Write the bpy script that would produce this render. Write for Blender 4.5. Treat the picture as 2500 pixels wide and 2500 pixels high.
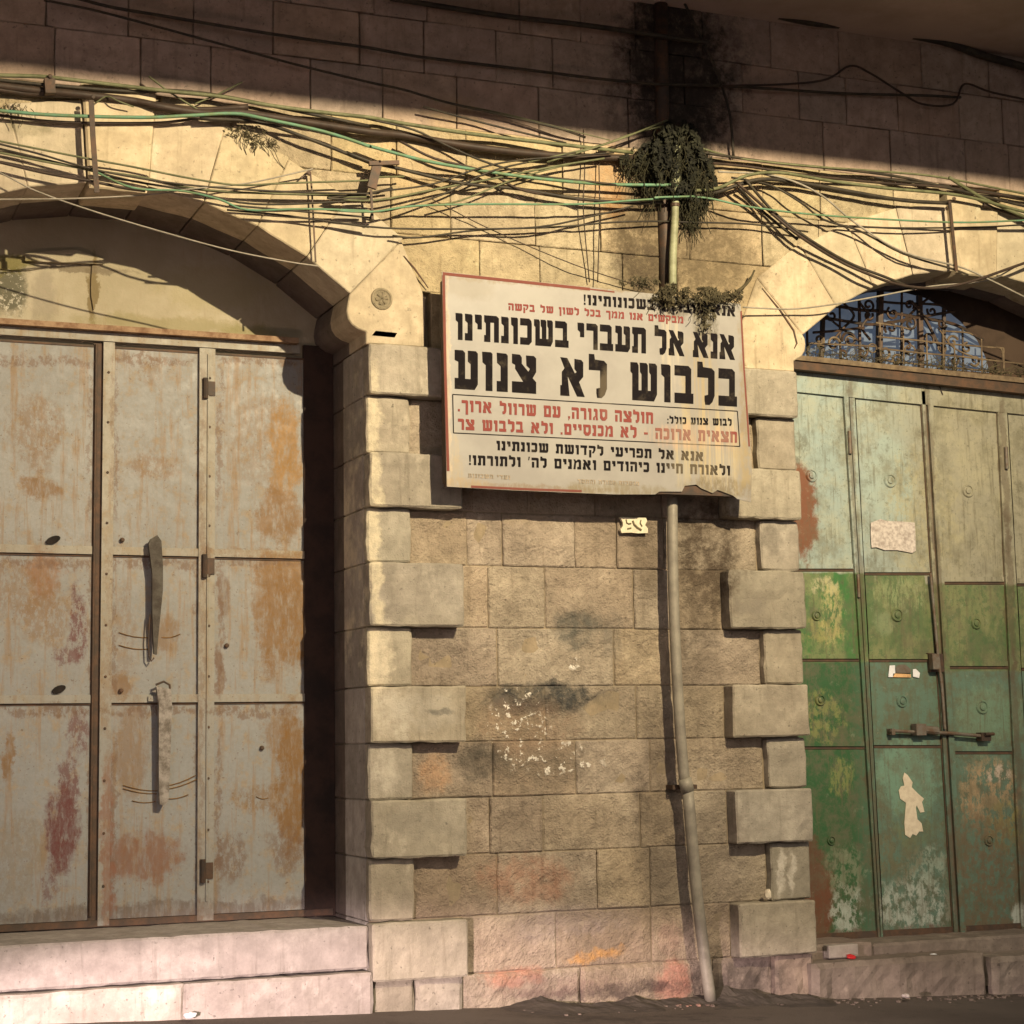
import bpy, bmesh, math, random
import numpy as np
from mathutils import Vector, Matrix, noise
random.seed(7)
for o in list(bpy.data.objects): bpy.data.objects.remove(o)
S = bpy.context.scene
COL = S.collection

# ---------------------------------------------------------------- camera
F = 4561.0
d1 = np.array([11450, 370, F]); d1 = d1/np.linalg.norm(d1)
d2 = np.array([-600, -37650, F]); d2 = d2-d1*(d1@d2); d2 = d2/np.linalg.norm(d2)
yd = np.cross(d2, d1)
CAM = np.array([0.0, -9.3, 1.4254])
cd = bpy.data.cameras.new('camera'); cam = bpy.data.objects.new('camera', cd); COL.objects.link(cam)
cd.sensor_width = 36; cd.lens = F/2500*36; cd.clip_end = 500
right = Vector((d1[0], yd[0], d2[0])); down = Vector((d1[1], yd[1], d2[1])); fwd = Vector((d1[2], yd[2], d2[2]))
cam.matrix_world = Matrix(((right.x, -down.x, -fwd.x, CAM[0]), (right.y, -down.y, -fwd.y, CAM[1]), (right.z, -down.z, -fwd.z, CAM[2]), (0, 0, 0, 1)))
S.camera = cam
def W(px, py, y=0.0):
    """point of the plane at depth y seen at pixel (px,py) of the 2500 px survey photo -> (x,z)"""
    r = np.array([px-1250, py-1250, F]); w = np.array([r@d1, r@yd, r@d2]); t = (y-CAM[1])/w[1]
    return float(CAM[0]+t*w[0]), float(CAM[2]+t*w[2])
# ---------------------------------------------------------------- world, lights
wd = bpy.data.worlds.new('World'); S.world = wd; wd.use_nodes = True
bg = wd.node_tree.nodes['Background']; bg.inputs[0].default_value = (1.0, 0.90, 0.86, 1); bg.inputs[1].default_value = 0.62
ld = bpy.data.lights.new('street_lamp_light', 'SPOT'); ld.energy = 6300; ld.color = (1.0, 0.83, 0.545); ld.shadow_soft_size = 0.045
ld.spot_size = math.radians(86); ld.spot_blend = 1.0
lo = bpy.data.objects.new('street_lamp_light', ld); COL.objects.link(lo); lo.location = (5.0, -7.5, 6.5)
lo.rotation_euler = (Vector((4.0, 0, 5.3))-lo.location).to_track_quat('-Z', 'Y').to_euler()
hd = bpy.data.lights.new('headlight_beam', 'SPOT'); hd.energy = 2500; hd.color = (1.0, 0.77, 0.76); hd.shadow_soft_size = 0.08
hd.spot_size = math.radians(120); hd.spot_blend = 0.10
ho = bpy.data.objects.new('headlight_beam', hd); COL.objects.link(ho); ho.location = (0.2, -4.5, 0.62)
hdir = Vector((2.5, 4.5, 0)).normalized(); hp = math.radians(59.6)
hdir = Vector((hdir.x*math.cos(hp), hdir.y*math.cos(hp), -math.sin(hp)))
ho.rotation_euler = hdir.to_track_quat('-Z', 'Y').to_euler()
S.view_settings.view_transform = 'Standard'; S.view_settings.look = 'None'; S.view_settings.gamma = 1; S.view_settings.exposure = 0
S.view_settings.use_curve_mapping = False

# ---------------------------------------------------------------- object helpers
def off(p):
    v = Vector((0, 0, 0))
    while p is not None: v += p.location; p = p.parent
    return v
def mk(name, vs, fs, mat, parent=None, smooth=False):
    o_ = off(parent) if parent else Vector((0, 0, 0))
    me = bpy.data.meshes.new(name); me.from_pydata([(v[0]-o_.x, v[1]-o_.y, v[2]-o_.z) for v in vs], [], fs)
    me.materials.append(mat)
    if smooth: me.polygons.foreach_set('use_smooth', [True]*len(me.polygons))
    me.update()
    o = bpy.data.objects.new(name, me); COL.objects.link(o)
    if parent: o.parent = parent
    return o
def thing(name, label, cat, loc, group=None):
    o = bpy.data.objects.new(name, None); COL.objects.link(o); o.location = loc
    o.empty_display_size = .1; o['label'] = label; o['category'] = cat
    if group: o['group'] = group
    return o
def tag(o, label, cat, group=None):
    o['label'] = label; o['category'] = cat
    if group: o['group'] = group
    return o
class MB:
    def __init__(s): s.v = []; s.f = []
    def add(s, vs, fs):
        n = len(s.v); s.v += [tuple(v) for v in vs]; s.f += [tuple(i+n for i in f) for f in fs]; return s
    def box(s, x0, x1, y0, y1, z0, z1):
        return s.add([(x0,y0,z0),(x1,y0,z0),(x1,y1,z0),(x0,y1,z0),(x0,y0,z1),(x1,y0,z1),(x1,y1,z1),(x0,y1,z1)],
            [(0,3,2,1),(4,5,6,7),(0,1,5,4),(1,2,6,5),(2,3,7,6),(3,0,4,7)])
    def bar(s, p, q, w, t, y0=None):
        """flat bar from p to q (x,z) of width w, front at y, thickness t"""
        p = Vector(p); q = Vector(q); d = (q-p).normalized(); n = Vector((-d.y, d.x))*w/2
        c = [p-n, q-n, q+n, p+n]; return s.prism([(a.x, a.y) for a in c], y0, t)
    def prism(s, poly, y0, t):
        """polygon in x,z; front at y0, back at y0+t"""
        n = len(poly); a = sum(poly[i][0]*poly[(i+1)%n][1]-poly[(i+1)%n][0]*poly[i][1] for i in range(n))
        if a < 0: poly = poly[::-1]
        vs = [(x, y0, z) for x, z in poly]+[(x, y0+t, z) for x, z in poly]
        fs = [tuple(range(n)), tuple(range(2*n-1, n-1, -1))]+[(i, i+n, (i+1)%n+n, (i+1)%n) for i in range(n)]
        return s.add(vs, fs)
    def tube(s, pts, r, n=6, cap=True):
        pts = [Vector(p) for p in pts]; m = len(pts); rs = r if isinstance(r, (list, tuple)) else [r]*m
        vs = []
        for i, p in enumerate(pts):
            d = (pts[min(i+1, m-1)]-pts[max(i-1, 0)]).normalized()
            up = Vector((0, 1, 0)) if abs(d.y) < .9 else Vector((1, 0, 0))
            a = d.cross(up).normalized(); b = d.cross(a)
            for k in range(n):
                t = 2*math.pi*k/n; vs.append(p+(a*math.cos(t)+b*math.sin(t))*rs[i])
        fs = [(i*n+k, i*n+(k+1)%n, (i+1)*n+(k+1)%n, (i+1)*n+k) for i in range(m-1) for k in range(n)]
        if cap: fs += [tuple(range(n-1, -1, -1)), tuple((m-1)*n+k for k in range(n))]
        return s.add(vs, fs)
    def lathe_y(s, cx, cz, prof, n=20):
        """profile list of (r, y) revolved about the y axis through (cx,cz)"""
        vs = []; m = len(prof)
        for r, y in prof:
            for k in range(n):
                t = 2*math.pi*k/n; vs.append((cx+r*math.cos(t), y, cz+r*math.sin(t)))
        fs = [(i*n+k, i*n+(k+1)%n, (i+1)*n+(k+1)%n, (i+1)*n+k) for i in range(m-1) for k in range(n)]
        fs.append(tuple((m-1)*n+k for k in range(n)))
        return s.add(vs, fs)
    def build(s, name, mat, parent=None, smooth=False): return mk(name, s.v, s.f, mat, parent, smooth)
def spline(pts, n=6):
    P = [Vector(p) for p in pts]; P = [P[0]*2-P[1]]+P+[P[-1]*2-P[-2]]; out = []
    for i in range(1, len(P)-2):
        a, b, c, d = P[i-1:i+3]
        for k in range(n):
            t = k/n; out.append(.5*((2*b)+(c-a)*t+(2*a-5*b+4*c-d)*t*t+(3*b-a-3*c+d)*t**3))
    out.append(P[-2]); return out

# ---------------------------------------------------------------- materials
class NT:
    def __init__(s, name):
        s.m = bpy.data.materials.new(name); s.m.use_nodes = True; s.t = s.m.node_tree; s.n = s.t.nodes; s.l = s.t.links
        s.b = s.n['Principled BSDF']
        s.P = s.n.new('ShaderNodeNewGeometry').outputs['Position']
    def link(s, a, b): s.l.new(a, b)
    def val(s, sock, v):
        if hasattr(v, 'is_linked') or hasattr(v, 'links'): s.l.new(v, sock)
        elif isinstance(v, tuple) and len(v) == 3 and sock.type == 'RGBA': sock.default_value = (*v, 1)
        else: sock.default_value = v
    def noise(s, scale, detail=4, rough=.6, vec=None, sc=None, rot=None, dist=0):
        x = s.n.new('ShaderNodeTexNoise'); x.inputs['Scale'].default_value = scale; x.inputs['Detail'].default_value = detail
        x.inputs['Roughness'].default_value = rough; x.inputs['Distortion'].default_value = dist
        v = vec or s.P
        if sc or rot:
            if rot:
                mp = s.n.new('ShaderNodeMapping'); s.link(v, mp.inputs[0]); mp.inputs['Rotation'].default_value = rot; v = mp.outputs[0]
            if sc:
                mp = s.n.new('ShaderNodeMapping'); s.link(v, mp.inputs[0]); mp.inputs['Scale'].default_value = sc; v = mp.outputs[0]
        s.link(v, x.inputs['Vector']); return x.outputs[0]
    def math(s, op, a, b=0.0, clamp=False):
        x = s.n.new('ShaderNodeMath'); x.operation = op; x.use_clamp = clamp; s.val(x.inputs[0], a); s.val(x.inputs[1], b); return x.outputs[0]
    def ramp(s, v, a, b, lo=0.0, hi=1.0):
        x = s.n.new('ShaderNodeMapRange'); x.interpolation_type = 'SMOOTHSTEP'; s.link(v, x.inputs[0])
        for i, k in enumerate((a, b, lo, hi)): x.inputs[1+i].default_value = k
        return x.outputs[0]
    def mix(s, f, a, b, mode='MIX'):
        x = s.n.new('ShaderNodeMix'); x.data_type = 'RGBA'; x.blend_type = mode; s.val(x.inputs[0], f); s.val(x.inputs[6], a); s.val(x.inputs[7], b); return x.outputs[2]
    def warp(s, amt, scale=6):
        nz = s.n.new('ShaderNodeTexNoise'); nz.inputs['Scale'].default_value = scale; nz.inputs['Detail'].default_value = 6; nz.inputs['Roughness'].default_value = .7
        s.link(s.P, nz.inputs['Vector'])
        a = s.n.new('ShaderNodeVectorMath'); a.operation = 'SUBTRACT'; s.link(nz.outputs['Color'], a.inputs[0]); a.inputs[1].default_value = (.5, .5, .5)
        b = s.n.new('ShaderNodeVectorMath'); b.operation = 'SCALE'; s.link(a.outputs[0], b.inputs[0]); b.inputs['Scale'].default_value = amt
        c = s.n.new('ShaderNodeVectorMath'); s.link(s.P, c.inputs[0]); s.link(b.outputs[0], c.inputs[1]); return c.outputs[0]
    def blob(s, wp, px, py, rx, ry, y=0.0, soft=.5):
        cx, cz = W(px, py, y); x1, _ = W(px+rx, py, y); _, z1 = W(px, py-ry, y)
        a = s.n.new('ShaderNodeVectorMath'); a.operation = 'SUBTRACT'; s.link(wp, a.inputs[0]); a.inputs[1].default_value = (cx, 0, cz)
        b = s.n.new('ShaderNodeVectorMath'); b.operation = 'MULTIPLY'; s.link(a.outputs[0], b.inputs[0]); b.inputs[1].default_value = (1/(x1-cx), 0, 1/(z1-cz))
        c = s.n.new('ShaderNodeVectorMath'); c.operation = 'LENGTH'; s.link(b.outputs[0], c.inputs[0])
        if not hasattr(s, 'en'):
            s.en = s.math('ADD', s.math('MULTIPLY', s.math('SUBTRACT', s.noise(13, 7, .78), .5), 1.5), s.math('MULTIPLY', s.math('SUBTRACT', s.noise(3.5, 4, .6, sc=(1.6, 1.6, .7)), .5), 1.1))
        return s.ramp(s.math('ADD', c.outputs['Value'], s.en), 1+soft*.45, 1-soft*.45)
    def sep(s, ax):
        x = s.n.new('ShaderNodeSeparateXYZ'); s.link(s.P, x.inputs[0]); return x.outputs[ax]
    def rnd(s): return s.n.new('ShaderNodeObjectInfo').outputs['Random']
    def bump(s, h, strength=.5, dist=.01):
        x = s.n.new('ShaderNodeBump'); x.inputs['Strength'].default_value = strength; x.inputs['Distance'].default_value = dist
        s.link(h, x.inputs['Height']); s.link(x.outputs[0], s.b.inputs['Normal'])
    def done(s, col, rough=.9, metal=0.0, spec=.3):
        s.val(s.b.inputs['Base Color'], col); s.val(s.b.inputs['Roughness'], rough); s.b.inputs['Metallic'].default_value = metal
        s.b.inputs['Specular IOR Level'].default_value = spec; return s.m

SOOT = (.025, .02, .016)
STAINS = [ # px,py,rx,ry,colour,strength : dirt and paint that sits on the masonry
    (1655, 200, 150, 230, SOOT, .97), (1640, 40, 85, 200, SOOT, .85), (1648, 220, 85, 130, SOOT, .95), (1640, 100, 60, 160, SOOT, .9), (1640, 380, 75, 120, SOOT, .8), (1600, 180, 60, 120, SOOT, .8), (1700, 200, 60, 110, SOOT, .85), (1560, 590, 75, 130, (.075,.055,.03), .95), (1730, 610, 90, 110, (.11,.08,.045), .75), (1600, 480, 60, 60, (.05,.035,.02), .9), (1610, 560, 110, 130, (.10,.075,.045), .72), (1560, 660, 90, 60, (.08,.06,.04), .6),
    (1760, 660, 120, 70, (.13,.10,.06), .6), (1725, 1360, 75, 150, (.07,.05,.033), .95), (1590, 1350, 40, 90, (.12,.09,.06), .7), (1700, 1600, 60, 160, (.13,.10,.07), .5),
    (1610, 2000, 50, 240, (.11,.085,.065), .6), (1740, 2150, 70, 200, (.13,.10,.08), .5), (1770, 2400, 130, 60, (.05,.04,.035), .75),
    (1480, 450, 45, 70, (.50,.26,.10), .45), (1000, 400, 120, 60, (.50,.33,.16), .3),
    (1410, 1535, 55, 40, (.10,.10,.085), .85), (1500, 1560, 25, 50, (.14,.13,.11), .45), (1340, 1700, 140, 34, (.06,.06,.055), 1.0), (1270, 1725, 60, 22, (.07,.07,.065), .8),
    (1180, 1850, 60, 45, (.08,.07,.055), .85), (1060, 1880, 40, 45, (.55,.32,.17), .55), (1330, 1890, 110, 50, (.14,.12,.09), .45), (1290, 1770, 120, 60, (.30,.19,.12), .4),
    (1290, 2150, 110, 55, (.36,.15,.09), .5), (1455, 2335, 60, 17, (.62, .32, .09), .75), (1250, 2385, 60, 22, (.50, .22, .14), .6),
    (1650, 2400, 40, 50, (.62,.28,.20), .6), (1640, 2290, 35, 40, (.45,.28,.22), .4), (1500, 2420, 180, 18, (.07,.05,.045), .8), (1340, 2410, 160, 26, (.20,.13,.11), .5),
    (1400, 2250, 130, 40, (.33,.27,.24), .5), (1880, 1315, 22, 30, (.16,.14,.11), .8), (1835, 1490, 60, 55, (.20,.17,.13), .5),
    (1060, 1530, 80, 30, (.24,.21,.16), .45), (990, 1560, 22, 70, (.70,.63,.48), .15),
    (2150, 2430, 350, 30, (.10,.08,.06), .4), (1290, 1250, 60, 30, (.36,.27,.16), .3),
    (908, 1330, 16, 400, (.62,.54,.38), .75), (925, 1600, 24, 75, (.62,.54,.40), .8), (945, 1745, 45, 62, (.52,.47,.38), .7), (940, 1880, 30, 60, (.52,.47,.38), .6), (1030, 1730, 70, 50, (.40,.37,.31), .4), (1060, 1740, 30, 8, (.10,.095,.08), .7),
    (1820, 1480, 40, 26, (.17,.15,.12), .6), (1900, 2130, 9, 60, (.6,.55,.46), .7), (1925, 2120, 7, 50, (.6,.55,.46), .6), (1900, 1700, 50, 30, (.2,.17,.13), .4), (1000, 2010, 70, 40, (.22,.2,.16), .4), (1000, 1440, 60, 40, (.24,.21,.17), .45),
    (60, 310, 60, 18, (.14,.13,.06), .5), (1120, 300, 60, 60, (.42,.30,.14), .3)]
def stone(name, ca, cb, bump=.5, bdist=.012, chisel=True, stains=True, var=.28, plaster=False):
    t = NT(name); big = t.noise(1.7, 5, .6); mid = t.noise(9, 6, .7)
    col = t.mix(t.ramp(big, .35, .68), ca, cb)
    col = t.mix(t.ramp(mid, .30, .75, .75, 0), col, tuple(c*.62 for c in ca))
    # vertical run-off streaks
    st = t.noise(5, 5, .65, sc=(5, 5, .45)); col = t.mix(t.ramp(st, .52, .78, 0, .55), col, tuple(c*.42 for c in (ca[0], ca[1]*.95, ca[2]*.85)))
    pale = t.noise(3.1, 6, .7, sc=(1.5, 1.5, .9)); col = t.mix(t.ramp(pale, .58, .75, 0, .5), col, tuple(min(.7, c*1.5) for c in cb))
    pit = t.noise(42, 3, .6); col = t.mix(t.ramp(pit, .26, .38, .75, 0), col, tuple(c*.3 for c in ca))
    hs = t.n.new('ShaderNodeHueSaturation'); r = t.rnd()
    t.val(hs.inputs['Value'], t.ramp(r, 0, 1, 1-var, 1+var)); t.val(hs.inputs['Hue'], t.ramp(t.math('FRACT', t.math('MULTIPLY', r, 7.31)), 0, 1, .494, .504))
    t.val(hs.inputs['Saturation'], t.ramp(t.math('FRACT', t.math('MULTIPLY', r, 13.7)), 0, 1, .86, 1.04)); t.link(col, hs.inputs['Color']); col = hs.outputs[0]
    if stains:
        wp = t.warp(.17, 5)
        brk = t.ramp(t.noise(14, 6, .75), .32, .6, .35, 1)
        for px, py, rx, ry, c, s_ in STAINS:
            col = t.mix(t.math('MULTIPLY', t.math('MULTIPLY', t.blob(wp, px, py, rx, ry, .03, .9), s_), brk), col, c)
        # flaked white paint specks
        fl = t.ramp(t.noise(24, 5, .7), .565, .60)
        for px, py, rx, ry in ((1265, 1780, 75, 70), (1360, 1850, 110, 36), (1270, 1690, 50, 10), (1390, 1620, 20, 14)):
            col = t.mix(t.math('MULTIPLY', t.blob(wp, px, py, rx, ry, .05, .6), fl), col, (.78, .72, .62))
    if chisel:
        hd_ = t.noise(30, 4, .65, rot=(0, math.radians(38), 0), sc=(.5, 1, 1.2)); hi = t.noise(24, 6, .72); mk_ = t.ramp(t.noise(2.3, 3), .4, .62)
        h = t.math('ADD', t.math('MULTIPLY', hd_, t.math('MULTIPLY', mk_, .6)), t.math('MULTIPLY', hi, t.math('SUBTRACT', 1.0, t.math('MULTIPLY', mk_, .6)))); h2 = t.noise(95, 2, .5)
        hh = t.math('ADD', h, t.math('MULTIPLY', h2, .2))
        col = t.mix(t.ramp(h, .34, .52, .34, 0), col, tuple(c*.35 for c in ca))
    else:
        hh = t.math('ADD', t.math('MULTIPLY', t.noise(22, 5, .6), .6), t.math('MULTIPLY', t.noise(120, 3, .6), .35))
    t.bump(hh, bump, bdist); return t.done(col, .92)
M = {}
M['rough'] = stone('rough_hewn_stone', (.38, .30, .21), (.47, .385, .28), 1.0, .034, var=.10)
M['spandrel'] = stone('spandrel_stone', (.43, .34, .20), (.54, .44, .275), 1.0, .025, var=.08)  # field stone again, with stronger lamplight higher up put into its colour
M['quoin'] = stone('dressed_quoin_stone', (.315, .275, .205), (.40, .355, .275), .75, .014, chisel=False, var=.1)
M['arch'] = stone('arch_stone', (.49, .405, .265), (.58, .485, .335), .45, .008, chisel=False, var=.07)
M['upper'] = stone('upper_wall_stone', (.36, .27, .21), (.40, .305, .235), .6, .012, var=.06)
M['jamb'] = stone('jamb_stone', (.36, .32, .27), (.44, .40, .35), .5, .01, chisel=False, var=.15)
M['shade_dark'] = stone('shade_darkened_stone', (.13, .10, .08), (.17, .135, .11), .5, .01, chisel=False, stains=False, var=.1)  # deep recess stones; shade inside the arches put into their colour
M['mortar'] = stone('mortar', (.28, .22, .145), (.37, .29, .195), .6, .01, chisel=False, var=0)
M['step'] = stone('step_stone', (.38, .325, .28), (.48, .425, .37), .5, .01, chisel=False, var=.15)
M['dstep'] = stone('dark_step_stone', (.24, .185, .145), (.34, .27, .21), .6, .012, chisel=False, var=.15)

def plaster():
    t = NT('tympanum_plaster'); col = t.mix(t.ramp(t.noise(2.2, 5), .35, .65), (.30, .26, .175), (.38, .335, .245)); wp = t.warp(.15, 5)
    R_ = .6
    for px, py, rx, ry, c, s_ in ((25, 700, 45, 60, (.09, .085, .055), .9), (20, 640, 60, 25, (.14, .12, .03), .8), (110, 720, 30, 60, (.22, .19, .14), .5), (232, 700, 9, 80, (.14, .10, .04), .8),
        (430, 790, 200, 22, (.20, .17, .06), .45), (620, 820, 90, 25, (.20, .18, .07), .5), (200, 655, 120, 8, (.15, .12, .08), .8), (520, 700, 130, 60, (.27, .23, .11), .4)):
        col = t.mix(t.math('MULTIPLY', t.blob(wp, px, py, rx, ry, R_, .7), s_), col, c)
    fl = t.ramp(t.noise(38, 5, .8), .55, .6); col = t.mix(t.math('MULTIPLY', t.blob(wp, 25, 710, 45, 60, R_, .6), fl), col, (.42, .39, .31))
    col = t.mix(t.ramp(t.noise(6, 5, .7, sc=(4, 4, .5)), .55, .75, 0, .4), col, (.26, .2, .12))
    t.bump(t.noise(40, 5, .65), .35, .01); return t.done(col, .95)
M['plaster'] = plaster()
RUST = (.18, .09, .022); BROWN = (.13, .065, .03); RED = (.10, .018, .014)
def left_door(name, base=(.27, .268, .255), k=1.0):
    t = NT(name); y = .62; big = t.noise(1.6, 4); col = t.mix(t.ramp(big, .35, .65), base, tuple(c*.84 for c in base))
    z = t.sep(2); col = t.mix(t.ramp(z, 1.3, 2.2, .6, 0), col, (.23, .235, .235))
    mot = t.noise(13, 6, .75, sc=(1, 1, .8)); col = t.mix(t.ramp(mot, .48, .70, 0, .75*k), col, (.30, .215, .12))
    stk = t.noise(7, 6, .7, sc=(4, 4, .28)); col = t.mix(t.ramp(stk, .50, .68, 0, .75*k), col, (.24, .155, .08))
    pt = t.noise(60, 3, .6); col = t.mix(t.ramp(pt, .28, .36, .7, 0), col, (.12, .075, .04))
    wp = t.warp(.16, 9); sp = t.ramp(t.noise(30, 6, .8, sc=(1.3, 1.3, .7)), .42, .54, .1, 1); gr = t.ramp(t.noise(18, 6, .75, sc=(2, 2, .6)), .34, .56, .35, 1)
    for px, py, rx, ry, c, s_, msk in ((98, 1190, 42, 34, RUST, .9, gr), (85, 1040, 62, 80, RUST, .55, sp), (95, 1120, 35, 40, RUST, .5, sp),
        (105, 1400, 42, 62, (.22, .10, .035), .9, gr), (45, 1440, 80, 80, RUST, .5, sp), (110, 1510, 70, 80, RUST, .55, sp), (192, 1520, 22, 90, RED, .85, sp), (170, 1600, 40, 25, RED, .75, sp),
        (150, 2040, 42, 110, RED, .95, gr), (165, 1930, 25, 90, RED, .75, sp), (192, 1790, 25, 50, RED, .7, sp), (120, 2160, 20, 50, RED, .6, sp), (22, 1850, 14, 62, RUST, .9, gr), (50, 2100, 60, 120, (.20, .16, .11), .55, sp),
        (372, 900, 30, 45, RUST, .4, sp), (380, 1140, 70, 35, RUST, .55, sp), (400, 1545, 40, 42, RUST, .7, gr), (290, 1680, 25, 35, RUST, .8, gr), (320, 1830, 40, 120, RUST, .6, gr), (350, 2090, 90, 62, (.18, .08, .04), .85, gr), (310, 1550, 20, 120, RUST, .35, sp),
        (640, 1080, 70, 110, RUST, .35, sp), (700, 1100, 36, 130, (.25, .13, .028), .95, gr), (690, 1400, 60, 60, (.23, .115, .025), .9, gr), (650, 1460, 30, 120, RUST, .5, gr), (690, 1260, 52, 60, RUST, .9, gr), (692, 1500, 62, 150, RUST, 1.0, gr), (545, 1450, 20, 60, BROWN, .7, gr), (540, 1640, 14, 55, BROWN, .8, gr),
        (715, 1900, 34, 190, RUST, 1.0, gr), (630, 1950, 60, 30, RUST, .6, sp), (690, 1790, 45, 45, RUST, .7, gr), (560, 2100, 40, 60, BROWN, .65, sp), (700, 2080, 40, 60, BROWN, .6, sp), (600, 2260, 300, 30, BROWN, .5, gr), (400, 2225, 420, 26, (.10, .065, .045), .75, gr),
        *[(px_, py_, w_, 13, BROWN, .7, sp) for py_ in (1374, 1738, 880) for px_, w_ in ((110, 130), (385, 110), (620, 110))],
        *[(px_, py_, 9, 190, BROWN, .6, sp) for py_ in (1080, 1530, 1990) for px_ in (536, 278, 226)],
        (488, 1550, 10, 700, BROWN, .6, sp), (262, 2080, 16, 200, (.20, .085, .045), .95, gr), (262, 1600, 12, 300, RUST, .45, sp), (500, 1370, 12, 40, BROWN, .8, gr), (600, 1350, 120, 12, RUST, .5, sp)):
        col = t.mix(t.math('MULTIPLY', t.math('MULTIPLY', t.blob(wp, px, py, rx, ry, y, .6), s_*k if k < 1 else s_), msk), col, c)
    fine = t.noise(70, 4, .7); col = t.mix(t.ramp(fine, .3, .7, .25, 0), col, tuple(c*.5 for c in base))
    t.bump(t.math('ADD', t.math('MULTIPLY', t.noise(5, 3), 1.0), t.math('MULTIPLY', t.noise(60, 4), .12)), .5, .012)
    return t.done(col, t.ramp(mot, .3, .7, .45, .8), 0, .4)
M['ldoor'] = left_door('rusted_cream_door_paint')
M['lstile'] = left_door('cream_door_frame_paint', (.315, .29, .235), .75)
def right_door(name, k=1.0):
    t = NT(name); y = .45; x = t.sep(0); z = t.sep(2); wp = t.warp(.12, 8)
    top = t.mix(t.ramp(x, 6.1, 6.9), (.29, .36, .335), (.285, .27, .20)); top = t.mix(t.ramp(t.noise(5, 6, .7), .4, .7, 0, .5), top, (.40, .37, .24))
    grn = t.mix(t.ramp(x, 6.05, 6.3), (.04, .15, .035), (.095, .14, .055)); grn = t.mix(t.ramp(t.noise(6, 6, .7, sc=(1, 1, .6)), .42, .62, 0, .75), grn, (.21, .22, .10))
    grn = t.mix(t.ramp(t.noise(24, 5, .75), .5, .62, 0, .6), grn, (.05, .11, .04))
    low = t.mix(t.ramp(x, 6.05, 6.3), (.025, .09, .028), (.10, .165, .12)); low = t.mix(t.ramp(t.noise(9, 6, .75), .42, .65, 0, .7), low, (.09, .10, .055))
    z = t.math('ADD', z, t.ramp(x, 6.655, 6.665, 0, .055))
    zz = t.math('ADD', z, t.math('MULTIPLY', t.math('SUBTRACT', t.noise(12, 5, .7), .5), .05))
    col = t.mix(t.ramp(zz, 1.86, 1.84), t.mix(t.ramp(zz, 2.40, 2.38), top, grn), low)
    fl = t.ramp(t.noise(17, 6, .75, sc=(1.2, 1.2, .8)), .44, .55); fs = t.ramp(t.noise(28, 6, .8, sc=(1.5, 1.5, .5)), .44, .54)
    PALE = (.42, .46, .40)
    for px, py, rx, ry, c, s_, msk in ((1960, 1240, 32, 115, (.17, .065, .03), 1, None), (1955, 1090, 25, 40, (.12, .13, .10), .6, fl), (2160, 1190, 60, 110, (.33, .42, .38), .5, None), (2250, 1260, 90, 130, (.36, .33, .20), .6, fl),
        (2010, 1430, 30, 20, (.40, .38, .22), .8, fl), (2030, 1500, 25, 80, (.45, .40, .18), .75, fs), (2010, 1540, 45, 30, (.38, .33, .12), .5, fl), (2200, 1450, 60, 40, (.32, .36, .18), .5, fs), (2160, 1520, 26, 34, (.30, .34, .20), .35, None),
        (2010, 1750, 60, 60, (.26, .26, .09), .6, fl), (2050, 1900, 30, 50, (.24, .25, .08), .6, fs), (1990, 1980, 50, 130, (.02, .085, .025), .8, fl),
        (1995, 2190, 36, 95, (.13, .05, .022), 1, None), (1975, 2110, 30, 70, (.11, .05, .025), .9, None), (2065, 2220, 36, 60, PALE, .85, fl), (2060, 2120, 40, 60, (.20, .22, .14), .7, fl),
        (2230, 2215, 90, 80, PALE, .8, fl), (2270, 2120, 50, 50, (.30, .36, .29), .7, fl), (2190, 2090, 60, 60, (.14, .13, .07), .7, fl), (2220, 1900, 70, 90, (.16, .28, .20), .7, None), (2230, 2010, 60, 60, (.13, .17, .09), .6, fl),
        (2420, 1950, 70, 90, (.40, .27, .15), .8, fl), (2440, 1890, 25, 20, (.5, .42, .35), .8, fl), (2460, 2020, 50, 60, (.24, .24, .07), .7, fl), (2420, 2150, 110, 160, (.14, .10, .055), .85, fl), (2490, 2230, 18, 25, PALE, .9, None),
        (2180, 2285, 200, 22, (.13, .085, .06), .9, fl), (2420, 1750, 80, 80, (.16, .25, .16), .6, None)):
        m_ = t.math('MULTIPLY', t.blob(wp, px, py, rx, ry, y, .55), s_)
        if msk is not None: m_ = t.math('MULTIPLY', m_, msk)
        col = t.mix(m_, col, c)
    st = t.noise(11, 6, .7, sc=(4, 4, .3)); col = t.mix(t.ramp(st, .50, .68, 0, .55), col, (.10, .085, .045))
    gm = t.noise(4.5, 7, .75); col = t.mix(t.ramp(gm, .44, .66, 0, .55), col, (.12, .11, .065)); gm2 = t.noise(16, 6, .8); col = t.mix(t.ramp(gm2, .54, .66, 0, .45), col, (.09, .085, .05)); col = t.mix(t.ramp(gm2, .30, .42, .3, 0), col, (.34, .35, .25))
    for px_, xb_ in ((2066, 2150), (2255, 2335), (2440, 2500)):
        for k_ in range(4):
            f_ = (k_+.5)/4; col = t.mix(t.math('MULTIPLY', t.blob(wp, px_+(xb_-px_)*f_, 955+1330*f_, 9, 190, y, .6), .5), col, (.09, .06, .035))
    pt = t.noise(55, 4, .7); col = t.mix(t.ramp(pt, .28, .4, .6, 0), col, (.05, .05, .03))
    t.bump(t.math('ADD', t.math('MULTIPLY', t.noise(6, 3), .8), t.math('MULTIPLY', t.noise(50, 4), .15)), .5, .012)
    return t.done(col, .55, 0, .4)
M['rdoor'] = right_door('green_door_paint')
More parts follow.
